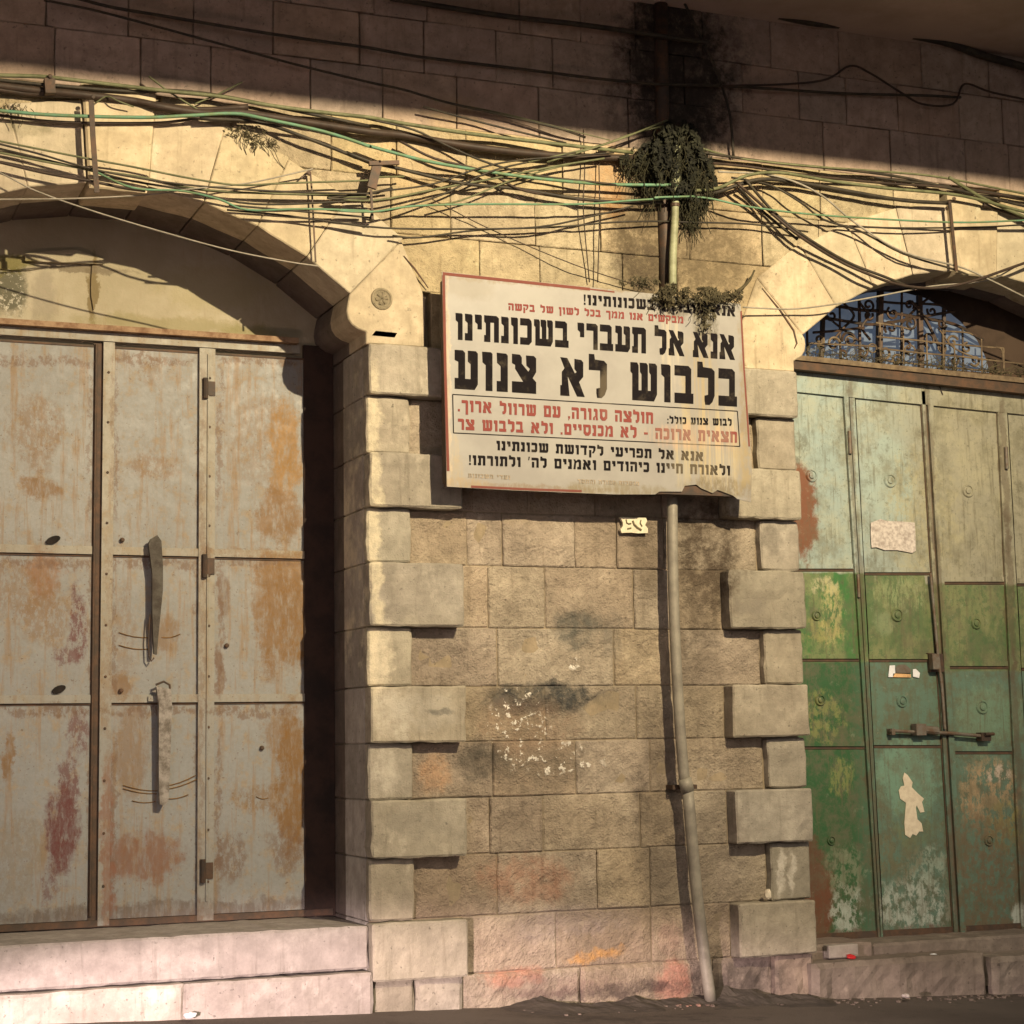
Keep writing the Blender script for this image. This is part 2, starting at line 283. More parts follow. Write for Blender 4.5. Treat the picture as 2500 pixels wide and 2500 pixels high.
def simple(name, c, rough=.7, metal=0, var=.5, scale=14, bump=.3, c2=None):
    t = NT(name); col = t.mix(t.ramp(t.noise(scale, 5, .7), .35, .68), c, c2 or tuple(x*(1-var) for x in c)); t.bump(t.noise(scale*4, 4), bump, .004); return t.done(col, rough, metal)
M['iron'] = simple('dark_iron', (.045, .035, .028), .6, .2, c2=(.09, .05, .03))
M['greyiron'] = simple('weathered_grey_iron', (.17, .155, .13), .6, .3, c2=(.13, .08, .05))
M['dgap'] = simple('door_gap_iron', (.06, .042, .03), .7, 0, c2=(.11, .06, .035))
M['pipe'] = simple('pipe_paint', (.26, .235, .185), .55, .1, scale=7, c2=(.17, .15, .12))
M['gpipe'] = simple('green_conduit_paint', (.30, .31, .19), .55, 0, scale=9, c2=(.17, .17, .10))
M['cable_dark'] = simple('black_cable_rubber', (.022, .018, .014), .6, c2=(.05, .04, .025))
M['cable_brown'] = simple('brown_cable_rubber', (.05, .032, .022), .6, c2=(.03, .02, .015))
M['cable_green'] = simple('green_cable_rubber', (.10, .22, .14), .55, c2=(.12, .17, .08))
M['cable_olive'] = simple('olive_cable_rubber', (.14, .145, .075), .6, c2=(.08, .085, .04))
M['cable_grey'] = simple('grey_cable_plastic', (.30, .27, .22), .6, c2=(.2, .18, .14))
M['leaf'] = simple('dark_weed_leaf', (.022, .022, .012), .9, c2=(.007, .007, .005), scale=9)
M['leafstem'] = simple('weed_stem', (.055, .05, .026), .9, c2=(.02, .02, .012), scale=20)
M['dryleaf'] = simple('dry_weed', (.085, .07, .038), .9, c2=(.035, .03, .016), scale=12)
M['tan_iron'] = simple('tan_lattice', (.19, .14, .085), .8, c2=(.10, .07, .045))  # tan colour for the lattice, low scrolls and head ledge
M['black'] = simple('dark_interior', (.02, .015, .012), .9)
M['shadeplaster'] = simple('shade_plaster', (.075, .05, .035), .95, c2=(.045, .03, .022), scale=4)
M['paper'] = simple('torn_paper', (.60, .54, .49), .9, c2=(.33, .28, .25), scale=34)
M['white'] = simple('white_plastic', (.75, .75, .78), .5, c2=(.6, .6, .62))
M['redp'] = simple('red_plastic', (.55, .03, .03), .4, c2=(.4, .02, .02))
M['plate'] = simple('cream_plate', (.62, .56, .40), .6, c2=(.5, .45, .32), scale=20)
M['platemark'] = simple('plate_marking', (.16, .13, .07), .7)
M['cream'] = simple('paint_flake', (.66, .58, .44), .9, c2=(.55, .47, .35), scale=30)
def slab():
    t = NT('soffit_plaster'); col = t.mix(t.ramp(t.noise(2, 5), .35, .65), (.40, .32, .265), (.32, .255, .21)); t.bump(t.noise(20, 4), .4, .01); return t.done(col, .95)
M['slab'] = slab()
def asphalt():
    t = NT('asphalt'); col = t.mix(t.ramp(t.noise(1.5, 5, .6), .35, .7), (.12, .098, .08), (.085, .068, .055))
    col = t.mix(t.ramp(t.noise(90, 3, .7), .55, .7, 0, .6), col, (.16, .13, .10)); col = t.mix(t.ramp(t.noise(9, 5, .7), .55, .75, 0, .5), col, (.03, .025, .02))
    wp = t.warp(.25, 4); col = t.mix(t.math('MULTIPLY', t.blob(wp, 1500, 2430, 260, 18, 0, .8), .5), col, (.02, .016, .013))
    t.bump(t.noise(110, 4, .7), .7, .008); return t.done(col, .9)
M['asphalt'] = asphalt()
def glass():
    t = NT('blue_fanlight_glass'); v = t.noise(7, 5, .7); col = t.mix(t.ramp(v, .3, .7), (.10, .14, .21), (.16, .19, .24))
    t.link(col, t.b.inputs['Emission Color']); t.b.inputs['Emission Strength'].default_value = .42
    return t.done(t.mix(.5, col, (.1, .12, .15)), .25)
M['glass'] = glass()
def sign_mat():
    t = NT('sign_enamel'); y = -.2; col = t.mix(t.ramp(t.noise(3, 5), .35, .65), (.225, .21, .19), (.27, .255, .23)); wp = t.warp(.07, 11)
    br = t.ramp(t.noise(22, 6, .75, sc=(2, 2, .6)), .36, .58, .2, 1); st = t.ramp(t.noise(9, 4, .6, sc=(6, 6, .15)), .40, .62, .15, 1)
    for px, py, rx, ry, c, s_, m_ in ((1715, 1000, 40, 210, (.30, .23, .11), .75, st), (1670, 1100, 22, 110, (.40, .33, .18), .55, st), (1760, 1100, 50, 120, (.48, .39, .22), .5, st), (1640, 840, 20, 120, (.5, .42, .28), .4, st),
        (1720, 790, 28, 60, (.06, .05, .025), .95, br), (1640, 745, 50, 34, (.10, .08, .05), .9, br), (1700, 735, 110, 26, (.07, .06, .03), .85, br), (1540, 700, 60, 14, (.16, .12, .07), .8, br),
        (1300, 690, 240, 10, (.20,.15,.09), .8, br), (1088, 900, 9, 260, (.22,.16,.10), .8, br), (1300, 1192, 240, 9, (.18,.13,.08), .8, br), (1816, 1000, 12, 220, (.22,.17,.10), .8, br), (1110, 1150, 22, 40, (.30, .24, .15), .7, br), (1110, 1090, 10, 40, (.35, .28, .17), .5, br), (1500, 1195, 130, 16, (.17, .14, .08), .7, br), (1760, 1190, 90, 24, (.14, .11, .06), .85, br), (1130, 1180, 60, 12, (.28, .21, .12), .8, br),
        (1140, 700, 60, 30, (.19, .16, .11), .4, None), (1690, 1065, 110, 30, (.45, .28, .18), .5, st), (1095, 950, 6, 260, (.5, .38, .25), .5, br), (1815, 1130, 26, 70, (.32, .25, .13), .6, br)):
        q = t.math('MULTIPLY', t.blob(wp, px, py, rx, ry, y, .8), s_)
        if m_ is not None: q = t.math('MULTIPLY', q, m_)
        col = t.mix(q, col, c)
    sp = t.noise(50, 4, .7); col = t.mix(t.ramp(sp, .26, .34, .6, 0), col, (.4, .3, .18))
    t.bump(t.noise(5, 3), .25, .01); return t.done(col, .5, 0, .4)
M['sign'] = sign_mat()
def ink(name, c, fade):
    t = NT(name); wp = t.warp(.05, 12); col = t.mix(t.ramp(t.noise(16, 5, .7), .5, .8, 0, .14), c, fade)
    for px, py, rx, ry, s_ in ((1690, 1065, 90, 26, .75), (1700, 1150, 60, 60, .35), (1480, 960, 14, 60, .3)):
        col = t.mix(t.math('MULTIPLY', t.blob(wp, px, py, rx, ry, -.2, .9), s_*.8), col, fade)
    return t.done(col, .95, 0, .05)
M['ink'] = ink('black_sign_ink', (.012, .010, .011), (.32, .26, .17)); M['redink'] = ink('faded_red_sign_ink', (.20, .055, .048), (.25, .17, .13))
M['redborder'] = ink('faded_red_sign_border', (.17, .06, .048), (.24, .18, .13)); M['dimink'] = simple('grey_sign_ink', (.17, .14, .10), .7, c2=(.35, .28, .2), scale=40)

# ---------------------------------------------------------------- masonry block
def blk(name, c, mat, parent, yf, yb, rough=.006, seed=0, n=None, bev=.006, m=None, gap=.0022, rad=.007):
    """stone whose face is the quad c=[bl,br,tr,tl] in (a,b); yf front, yb back; m maps (a,b,y) to the world"""
    c = [Vector(p) for p in c]; ctr = sum(c, Vector((0, 0)))/4
    c = [p+(ctr-p).normalized()*gap*1.4+Vector((random.uniform(-1, 1), random.uniform(-1, 1)))*.0018 for p in c]
    L = (c[1]-c[0]).length; H = (c[3]-c[0]).length
    nx, nz = n or (max(3, int(L/.05)), max(3, int(H/.05)))
    us = [0, bev/L]+[bev/L+(1-2*bev/L)*i/nx for i in range(1, nx)]+[1-bev/L, 1]
    vs_ = [0, bev/H]+[bev/H+(1-2*bev/H)*i/nz for i in range(1, nz)]+[1-bev/H, 1]
    V = []; Fc = []
    sx = seed*3.17
    rr = min(.06, .2*min(L, H))
    for j, v in enumerate(vs_):
        for i, u in enumerate(us):
            p = (c[0]*(1-u)+c[1]*u)*(1-v)+(c[3]*(1-u)+c[2]*u)*v
            du, dv = min(u, 1-u)*L, min(v, 1-v)*H
            if du < rad and dv < rad:
                a_, b_ = rad-du, rad-dv; k_ = max(a_, b_)/max(1e-9, math.hypot(a_, b_)); ex_ = (c[1]-c[0]).normalized(); ez_ = (c[3]-c[0]).normalized()
                p = p+ex_*((a_-a_*k_)*(1 if u < .5 else -1))+ez_*((b_-b_*k_)*(1 if v < .5 else -1))
            edge = i in (0, len(us)-1) or j in (0, len(vs_)-1)
            q = Vector((p.x*7+sx, p.y*7, seed*1.7)); d = noise.noise(q)*rough+noise.noise(q*3.1)*rough*.5
            e = noise.noise(Vector((p.x*14, p.y*14, sx)))*(.009 if bev >= .01 else .0035)
            if edge: V.append((p.x+e, p.y+e*.7, yf+bev*.8+max(0, noise.noise(q*2.3))*.004))
            else:
                eu = min(u, 1-u)*L/.03; ev = min(v, 1-v)*H/.03; f = min(1, eu, ev)
                V.append((p.x, p.y, yf-d*f))
    nu = len(us); nv = len(vs_)
    for j in range(nv-1):
        for i in range(nu-1): Fc.append((j*nu+i, j*nu+i+1, (j+1)*nu+i+1, (j+1)*nu+i))
    ring = [i for i in range(nu)]+[j*nu+nu-1 for j in range(1, nv)]+[(nv-1)*nu+i for i in range(nu-2, -1, -1)]+[j*nu for j in range(nv-2, 0, -1)]
    b0 = len(V)
    for k in ring: V.append((V[k][0], V[k][1], yb))
    for k in range(len(ring)):
        a, b = ring[k], ring[(k+1) % len(ring)]; Fc.append((b, a, b0+k, b0+(k+1) % len(ring)))
    mp = m or (lambda a, b, y: (a, y, b))
    o = mk(name, [mp(*v) for v in V], Fc, mat, parent)
    me = o.data
    return o
SD = [0]
def rect(name, x0, x1, z0, z1, mat, parent, yf, yb=None, rough=.006, **k):
    SD[0] += 1
    return blk(name, [(x0, z0), (x1, z0), (x1, z1), (x0, z1)], mat, parent, yf, yb if yb is not None else yf+.07, rough, SD[0], **k)

# ---------------------------------------------------------------- ground
def gz(x): return .168-.038*x
mb = MB(); XS = [-60, -8, 0, 2, 4, 6, 8, 16, 80]; YS = [-80, -20, -9, -5, -3, -1.5, -.5, .3, 1.2]
V = [(x, y, gz(max(-8, min(16, x)))) for y in YS for x in XS]; n_ = len(XS)
g = mk('street', V, [(j*n_+i, j*n_+i+1, (j+1)*n_+i+1, (j+1)*n_+i) for j in range(len(YS)-1) for i in range(n_-1)], M['asphalt'])
g['kind'] = 'structure'; g['label'] = 'dark worn asphalt street sloping down to the right'

# ---------------------------------------------------------------- building
JL, JR = 2.913, 5.51            # pier edges
Q = [.207, .503, .823, 1.12, 1.41, 1.703, 2.015, 2.35, 2.64, 2.93, 3.236, 3.507]
RL, RR = .66, .45               # recess of the two doorways
AR = 1.81
CL = (1.60, 4.247-AR); CR = (6.80, 4.21-AR)
bld = thing('stone_building', 'old limestone building front with two arched shop doorways either side of a quoined pier', 'building', (4.2, .3, 0))
YF = .05
# mortar core: solid panels around the openings
def core(poly, name='mortar_core', y0=.060, t=.82): return MB().prism(poly, y0, t).build(name, M['mortar'], bld)
core([(JL+.02, -.3), (JR-.02, -.3), (JR-.02, 3.6), (JL+.02, 3.6)])
core([(8.12, -.3), (12, -.3), (12, 3.6), (8.12, 3.6)]); core([(-6, -.3), (.27, -.3), (.27, 3.6), (-6, 3.6)])
def arcpts(C, r, a0, a1, n): return [(C[0]+r*math.sin(a0+(a1-a0)*i/n), C[1]+r*math.cos(a0+(a1-a0)*i/n)) for i in range(n+1)]
AA = math.asin(1.224/AR)
pl = [(-6, 3.6), (.27, 3.6)]+arcpts(CL, AR+.08, -AA, AA, 14)+[(JL+.02, 3.6), (JR-.02, 3.6)]+arcpts(CR, AR+.08, -AA, AA, 14)+[(8.12, 3.6), (12, 3.6), (12, 9.2), (-6, 9.2)]
core(pl)
# pier field stones
SR = ['rough_stone', .016]
def pxX(lst, off_=800, y=YF, py=1600): return [W(off_+v*.4658, py, y)[0] for v in lst]
rows = {8: ([730, 915, 1295, 1515, 1760], 1320), 7: ([840, 1140, 1605, 1810], 1450), 6: ([890, 1500, 1820], 1600), 5: ([1140, 1620], 1740), 4: ([865, 1300, 1690], 1880),
        3: ([850, 1130, 1640, 1900], 2010), 2: ([890, 1415, 1690], 2160), 1: ([1200, 1700], 2300), 9: ([760, 1050, 1400, 1750], 1180), 10: ([700, 1100, 1500, 1700], 1050)}
for i in range(len(Q)-1):
    z0, z1 = Q[i], Q[i+1]; wide = (i % 2 == 0)
    a, b = (3.437, 5.02) if wide else (3.158, 5.257)
    yq = -.05 if wide else 0.0
    if i == 0: yq = -.05
    lab = 'quoin_stone'
    jj = .006*(-1)**i
    rect(lab, JL, a, z0, z1, M['quoin'], bld, yq, .06, .012, bev=.010, rad=random.uniform(.006, .026))
    rect(lab, b, JR, z0, z1, M['quoin'], bld, yq, .06, .012, bev=.010, rad=random.uniform(.006, .024))
    idx = {0: 1, 1: 2, 2: 3, 3: 4, 4: 5, 5: 6, 6: 7, 7: 8, 8: 9, 9: 10, 10: 10}[i]
    js, py = rows[idx]; xs = [a]+[x for x in pxX(js, py=py) if a+.08 < x < b-.08]+[b]
    for k in range(len(xs)-1):
        rect('rough_stone', xs[k], xs[k+1], z0, z1, M['rough'], bld, YF+random.uniform(-.007, .004), .12, .018, bev=.007)
# plinth
for x0, x1 in ((JL, 3.16), (3.16, 3.42), (3.42, 4.1), (4.1, 4.9)): rect('plinth_stone', x0, x1, -.05, .205, M['quoin'] if x0 < 3.4 else M['rough'], bld, .0 if x0 < 3.4 else .03, .12, .02, bev=.02)
for x0, x1 in ((4.9, 5.26), (5.26, JR)): rect('plinth_stone', x0, x1, -.2, .205, M['dstep'], bld, .03 if x0 < 5 else -.01, .12, .03, bev=.02)
# jamb stones, both sides of both openings
def jmap(X, s): return lambda a, b, y: (X+s*y, a, b)
for X, s, R_ in ((JL, 1, RL), (JR, -1, RR), (.29, -1, RL), (8.1, 1, RR)):
    for i in range(len(Q)-1):
        for y0, y1 in ((.062, .42), (.42, R_+.05)):
            if y1-y0 < .1: continue
            SD[0] += 1
            if s > 0: blk('jamb_stone', [(y1, Q[i]), (y0, Q[i]), (y0, Q[i+1]), (y1, Q[i+1])], M['jamb'] if y0 < .1 else M['shade_dark'], bld, .0 if y0 < .1 else .004, .1, .004, SD[0], n=(3, 3), m=jmap(X, s))
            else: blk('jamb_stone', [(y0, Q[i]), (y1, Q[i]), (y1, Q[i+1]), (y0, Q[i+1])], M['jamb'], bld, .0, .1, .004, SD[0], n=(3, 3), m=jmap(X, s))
# corbels at the spring of each arch (profiled stone with its own roll)
def corbel(side, C, J, R_):
    """side=+1: corbel on the right end of its arch"""
    e = C[0]+side*1.224; j = J
    z = 3.77
    prof = [(e, z+C[1]-CL[1]), (e-side*.012, 3.715), (e-side*.017, 3.68), (e-side*.010, 3.64), (e+side*.012, 3.608), (e+side*.045, 3.588), (j, 3.575)]
    prof = [(prof[0][0], C[1]+AR*math.cos(AA))]+prof[1:]
    outer = [(j, 3.507), (j+side*.33, 3.507), (j+side*.33, 3.80), (j+side*.19, C[1]+(AR+.43)*math.cos(AA)+.0)]
    # extrados corner
    ex = (C[0]+side*(AR+.43)*math.sin(AA), C[1]+(AR+.43)*math.cos(AA))
    poly = prof+[(j, 3.512), (j+side*.33, 3.512), (j+side*.335, 3.78), ex]
    MB().prism([(x_+side*.003, z_) for x_, z_ in poly], .302, R_-.29).build('corbel_stone', M['shade_dark'], bld)
    o = MB().prism(poly, -.012, .312).build('corbel_stone', M['arch'], bld)
    bm = bmesh.new(); bm.from_mesh(o.data)
    bmesh.ops.bevel(bm, geom=[ed for ed in bm.edges if abs(ed.verts[0].co.y-ed.verts[1].co.y) < 1e-5 and ed.verts[0].co.y < 0], offset=.006, segments=1, affect='EDGES'); bm.to_mesh(o.data); bm.free()
    # carved face: ring moulding and small rosette
    if side == 1:
        cx, cz = W(930, 731, 0); m_ = MB()
        m_.lathe_y(cx, cz, [(.062, -.010), (.058, -.019), (.050, -.021), (.044, -.016), (.030, -.014), (.012, -.018)], 20)
        for k in range(6):
            t = k*math.pi/3+.2; m_.tube([(cx, -.013, cz), (cx+.034*math.cos(t), -.014, cz+.034*math.sin(t))], [.005, .010], 6)
        m_.build('carved_rosette', M['arch'], bld)
        x0, z0 = W(908, 819, -.01); x1, z1 = W(968, 806, -.01)
        MB().prism([(x0, z0), (x0+.125, z0-.003), (x0+.14, z0+.022), (x0+.02, z0+.026)], -.0145, .004).build('carved_slot', M['black'], bld)
    return o
corbel(1, CL, JL, RL); corbel(-1, CR, JR, RR); corbel(-1, CL, .29, RL); corbel(1, CR, 8.1, RR)
# thin dark tapering rods laid on the wall beside the corbels
for pts in ([(986, 624), (1012, 655), (1046, 703)], [(1861, 703), (1905, 757), (1938, 806), (1946, 838), (1940, 850)]):
    P_ = [W(*p, -.018) for p in pts]; MB().tube([(x, -.016, z) for x, z in P_], [.002]+[.006]*(len(P_)-2)+[.003], 5).build('dark_line', M['dgap'], bld)
# voussoirs
def voussoirs(C, R_, key_up):
    n = 9; st = 2*AA/n
    for k in range(n):
        a0, a1 = -AA+k*st, -AA+(k+1)*st; key = (k == n//2)
        ro = AR+(.43 if not key else .5)+random.uniform(-.015, .03)
        p = lambda a, r: (C[0]+r*math.sin(a), C[1]+r*math.cos(a))
        SD[0] += 1
        if key: blk('keystone', [p(a0, AR-.03), p(a1, AR-.03), p(a1, ro), p(a0, ro)], M['arch'], bld, -.035, .30, .003, SD[0], bev=.01, n=(4, 5))
        else: blk('voussoir', [p(a0, AR), p(a1, AR), p(a1, ro), p(a0, ro)], M['arch'], bld, -.012, .30, .003, SD[0], bev=.006, n=(4, 5))
        blk('soffit_stone', [p(a0, AR+.004), p(a1, AR+.004), p(a1, AR+.3), p(a0, AR+.3)], M['shade_dark'], bld, .302, R_+.02, .003, SD[0]+.5, n=(3, 3))
voussoirs(CL, RL, 0); voussoirs(CR, RR, 0)
# field stones above the springing
rows2 = [3.507, 3.82, 4.13, 4.44, 4.75]
def fill(z0, z1, x0, x1, mat, wmin, wmax, yf, rough, name):
    x = x0
    while x < x1-.05:
        w = random.uniform(wmin, wmax)
        if x1-(x+w) < wmin*.6: w = x1-x
        rect(name, x, x+w, z0, z1, mat, bld, yf+random.uniform(-.003, .003), yf+.08, rough, bev=.005); x += w
for z0, z1 in zip(rows2[:-1], rows2[1:]):
    zm = (z0+z1)/2; iv = []
    def half(C, r=AR+.27):
        return math.sqrt(max(0, r*r-(zm-C[1])**2)) if zm-C[1] < r else 0
    hl, hr = half(CL), half(CR)
    iv.append((CL[0]+hl if hl else CL[0]+.22, CR[0]-hr if hr else CR[0]-.22))
    if not hl: pass
    iv.append((-.6, CL[0]-hl if hl else CL[0]-.22)); iv.append((CR[0]+hr if hr else CR[0]+.22, 8.8))
    for a, b in iv:
        if b-a > .1: fill(z0, z1, a, b, M['spandrel'], .34, .62, .004, .014 if zm < 4.4 else .009, 'rough_stone')
for z0, z1, w0, w1 in ((4.75, 5.05, .32, .7), (5.05, 5.345, .3, .52), (5.345, 5.64, .3, .6), (5.64, 5.95, .4, .6), (5.95, 6.25, .4, .6)):
    fill(z0, z1, -.4, 8.4, M['upper'], w0, w1, .015, .007, 'upper_stone')
# overhanging upper floor: underside seen at the top right
o = MB().box(-6, 13, -3.58, .05, 5.63, 5.85).build('overhanging_floor', M['slab'], bld)
MB().box(-6, 13, -3.64, -3.58, 5.63, 5.9).build('fascia', M['slab'], bld)

# tympanum, left
ty = RL-.02
MB().prism(arcpts(CL, AR+.03, -AA, AA, 20)+[(2.95, 3.7), (2.95, 3.4), (.25, 3.4), (.25, 3.7)], ty, .1).build('tympanum_plaster', M['plaster'], bld)
for px, py, w, h, r in ((20, 650, .30, .05, .03), (232, 690, .05, .30, .012)):
    x, z = W(px, py, ty); pts = []
    for k in range(10):
        t = k*2*math.pi/10; pts.append((x+w/2*math.cos(t)*random.uniform(.8, 1.1), z+h/2*math.sin(t)*random.uniform(.8, 1.1)))
    MB().prism(pts, ty-.012, .02).build('plaster_lump', M['plaster'], bld)
MB().prism([(W(60, 628, ty)[0], W(60, 640, ty)[1]), (W(250, 640, ty)[0], W(250, 648, ty)[1]), (W(250, 632, ty)[0], W(250, 635, ty)[1]), (W(180, 606, ty)[0], W(180, 612, ty)[1]), (W(60, 628, ty)[0], W(60, 622, ty)[1])], ty-.03, .04).build('plaster_ledge', M['plaster'], bld)

# sill & steps, left
for x0, x1 in ((-.6, .75), (.75, JL+.0)): rect('sill_stone', x0, x1, .27, .488, M['step'], bld, .0, RL+.1, .006, bev=.012)
for x0, x1 in ((-.8, .7), (.7, 1.95), (1.95, JL)):
    rect('step_stone', x0, x1, -.05, .262, M['step'], bld, -.06, .3, .014, bev=.016, gap=.0005)
# steps, right
rect('sill_stone', 5.52, 5.98, .0, .235, M['dstep'], bld, .12, .5, .01, bev=.015)
rect('sill_stone', 5.98, 8.1, .0, .215, M['dstep'], bld, .14, .5, .01, bev=.015)
rect('step_stone', 5.46, 6.62, -.22, .155, M['dstep'], bld, -.07, .3, .028, bev=.03)
rect('step_stone', 6.64, 8.2, -.24, .125, M['dstep'], bld, -.10, .3, .028, bev=.03)
x, z = W(2058, 2318, .06); rect('loose_sill_piece', x-.10, x+.10, .16, .235, M['step'], bld, .05, .11, .006, n=(3, 2))

# ---------------------------------------------------------------- left door
ld_ = bpy.data.objects.new('door', None); COL.objects.link(ld_); ld_.location = Vector((1.6, RL, .5))-bld.location; ld_.parent = bld
ld_['label'] = 'rust stained cream sheet metal folding door'
Y = RL-.035
def dX(px): return W(px, 1500, Y)[0]
zt, zr1, zr2, zb = 3.545, 2.435, 1.655, .53
colsL = [(.42, .95), (1.02, 1.592), (1.70, 2.158), (2.245, 2.745)]
for x0, x1 in colsL:
    for z0, z1 in ((zb, zr2-.02), (zr2+.03, zr1-.02), (zr1+.03, zt-.01)):
        # gently bowed sheet with folded edge
        nx, nz = 5, 7; V = []
        for j in range(nz+1):
            for i in range(nx+1):
                u, v = i/nx, j/nz; V.append((x0+(x1-x0)*u, Y+.004*noise.noise(Vector((x0+u, z0+v, 3)))-.006*math.sin(math.pi*u)*math.sin(math.pi*v), z0+(z1-z0)*v))
        mk('door_panel', V, [(j*(nx+1)+i, j*(nx+1)+i+1, (j+1)*(nx+1)+i+1, (j+1)*(nx+1)+i) for j in range(nz) for i in range(nx)], M['ldoor'], ld_, True)
MB().box(2.745, 2.915, Y-.012, Y+.03, .49, 3.62).build('jamb_shadow_frame', simple('shadow_brown_frame', (.05, .028, .02), .85, c2=(.025, .017, .014), scale=6), ld_)  # dark frame strip; the jamb's shadow on the door put into its colour
MB().box(.3, 2.93, Y+.03, Y+.06, .45, 3.64).build('backing_sheet', M['dgap'], ld_)
for x0, x1 in ((.36, .42), (.95, 1.0), (1.64, 1.70), (2.158, 2.245)):
    MB().box(x0, x1, Y-.022, Y+.028, .50, 3.565).build('stile', M['lstile'], ld_)
MB().tube([(2.205, Y-.024, .6), (2.205, Y-.024, 3.53)], .006, 6).build('hinge_pin', M['lstile'], ld_)
for x0, x1 in colsL:
    for z in (zr1, zr2): MB().box(x0, x1, Y-.018, Y+.02, z-.012, z+.03).build('rail', M['lstile'], ld_); MB().box(x0, x1, Y-.0055, Y+.01, z-.024, z-.0125).build('rail_gap', M['dgap'], ld_)
    MB().box(x0, x1, Y-.0055, Y+.01, zt-.010, zt+.001).build('panel_gap', M['dgap'], ld_)
MB().box(.3, 2.9, Y-.02, Y+.025, .495, .528).build('bottom_rail', M['dgap'], ld_)
MB().box(.3, 2.72, Y-.03, Y+.02, zt+.022, zt+.068).build('top_rail', M['lstile'], ld_)
MB().box(.3, 2.70, Y-.075, Y+.02, 3.615, 3.645).build('head_flashing', simple('rusty_flashing', (.30, .20, .12), .8, c2=(.16, .085, .045)), ld_)
MB().box(1.592, 1.640, Y-.004, Y+.02, .52, 3.56).build('leaf_gap', M['dgap'], ld_)
for x in (1.603,): MB().tube([(x, Y-.012, .55), (x, Y-.012, 3.55)], .007, 6).build('edge_rod', M['dgap'], ld_)
# rivets: one part of small heads
rv = None
for x in (1.668, 2.215):
    for k in range(11):
        z = .7+k*.27
        if rv is None: rv = MB().lathe_y(x, z, [(.008, Y-.022), (.006, Y-.028)], 6).build('rivet', M['dgap'], ld_); rx0, rz0 = x, z
        else: q_ = rv.copy(); COL.objects.link(q_); q_.parent = ld_; q_.location = (x-rx0, 0, z-rz0)
# cane bolts
def flatpoly(name, pts, y, t, mat, parent): return MB().prism([W(px, py, y) for px, py in pts], y, t).build(name, mat, parent)
yb_ = Y-.04
b1 = flatpoly('bolt_bar', [(368, 1316), (384, 1306), (394, 1320), (398, 1380), (398, 1440), (388, 1540), (383, 1598), (376, 1596), (372, 1500), (372, 1400), (363, 1328)], yb_-.03, .025, simple('blackened_bar', (.085, .075, .06), .65, .2, c2=(.04, .03, .022)), ld_)
b2 = flatpoly('bolt_bar', [(382, 1676), (418, 1682), (420, 1720), (416, 1860), (412, 1950), (405, 1966), (390, 1964), (388, 1900), (388, 1720)], yb_-.03, .03, simple('pale_worn_bar', (.30, .27, .24), .7, c2=(.12, .10, .08), scale=22), ld_)
flatpoly('bolt_seat', [(362, 1700), (388, 1696), (388, 1712), (362, 1712)], Y-.03, .03, M['lstile'], ld_)
for pts, r in (([(366, 1500), (362, 1560), (364, 1604), (370, 1614), (376, 1606)], .004), ([(380, 1672), (400, 1664), (414, 1672), (416, 1690)], .006)):
    P_ = [W(*p, Y-.05) for p in pts]; MB().tube([(x, Y-.05, z) for x, z in P_], r, 6).build('wire_hook', M['iron'], ld_)
for (x0, y0, x1, y1) in ((290, 1544, 362, 1557), (395, 1556, 440, 1548), (290, 1575, 362, 1585), (300, 1917, 385, 1931), (400, 1928, 482, 1902), (322, 1955, 380, 1957), (405, 1950, 460, 1940), (625, 1945, 655, 1948), (300, 1925, 383, 1938), (400, 1920, 478, 1893)):
    pts = [];
    for k in range(5):
        u = k/4; px = x0+(x1-x0)*u; py = y0+(y1-y0)*u+4*math.sin(math.pi*u); x, z = W(px, py, Y-.008); pts.append((x, Y-.008, z))
    MB().tube(pts, .0025, 4).build('scratch_mark', simple('scratch_rust', (.22, .12, .04)) if 'scratch_rust' not in bpy.data.materials else bpy.data.materials['scratch_rust'], ld_)
for px, py, rx, rz in ((130, 1318, 17, 8), (144, 1683, 16, 8)):
    x, z = W(px, py, Y-.012); m_ = MB(); pts = []
    for k in range(12):
        t = k*math.pi/6; a, b = rx*.00233*math.cos(t), rz*.00233*math.sin(t); pts.append((x+a*.93-b*.3, z+b+a*.35))
    m_.prism(pts, Y-.014, .01).build('finger_hole', M['black'], ld_)
for px, py in ((299, 1318), (296, 1686), (554, 1576), (640, 1826)):
    x, z = W(px, py, Y-.014); MB().lathe_y(x, z, [(.013, Y-.004), (.012, Y-.018), (.006, Y-.022)], 8).build('bolt_head', M['dgap'], ld_)
for px, py, h in ((508, 948, 48), (506, 1382, 54), (502, 2126, 52)):
    x, z = W(px, py, Y-.03); hh = h*.00233/2
    MB().tube([(x-.014, Y-.032, z-hh), (x-.014, Y-.032, z+hh)], .015, 8).box(x-.012, x+.04, Y-.03, Y-.02, z-hh*.7, z+hh*.7).build('hinge', M['iron'], ld_)

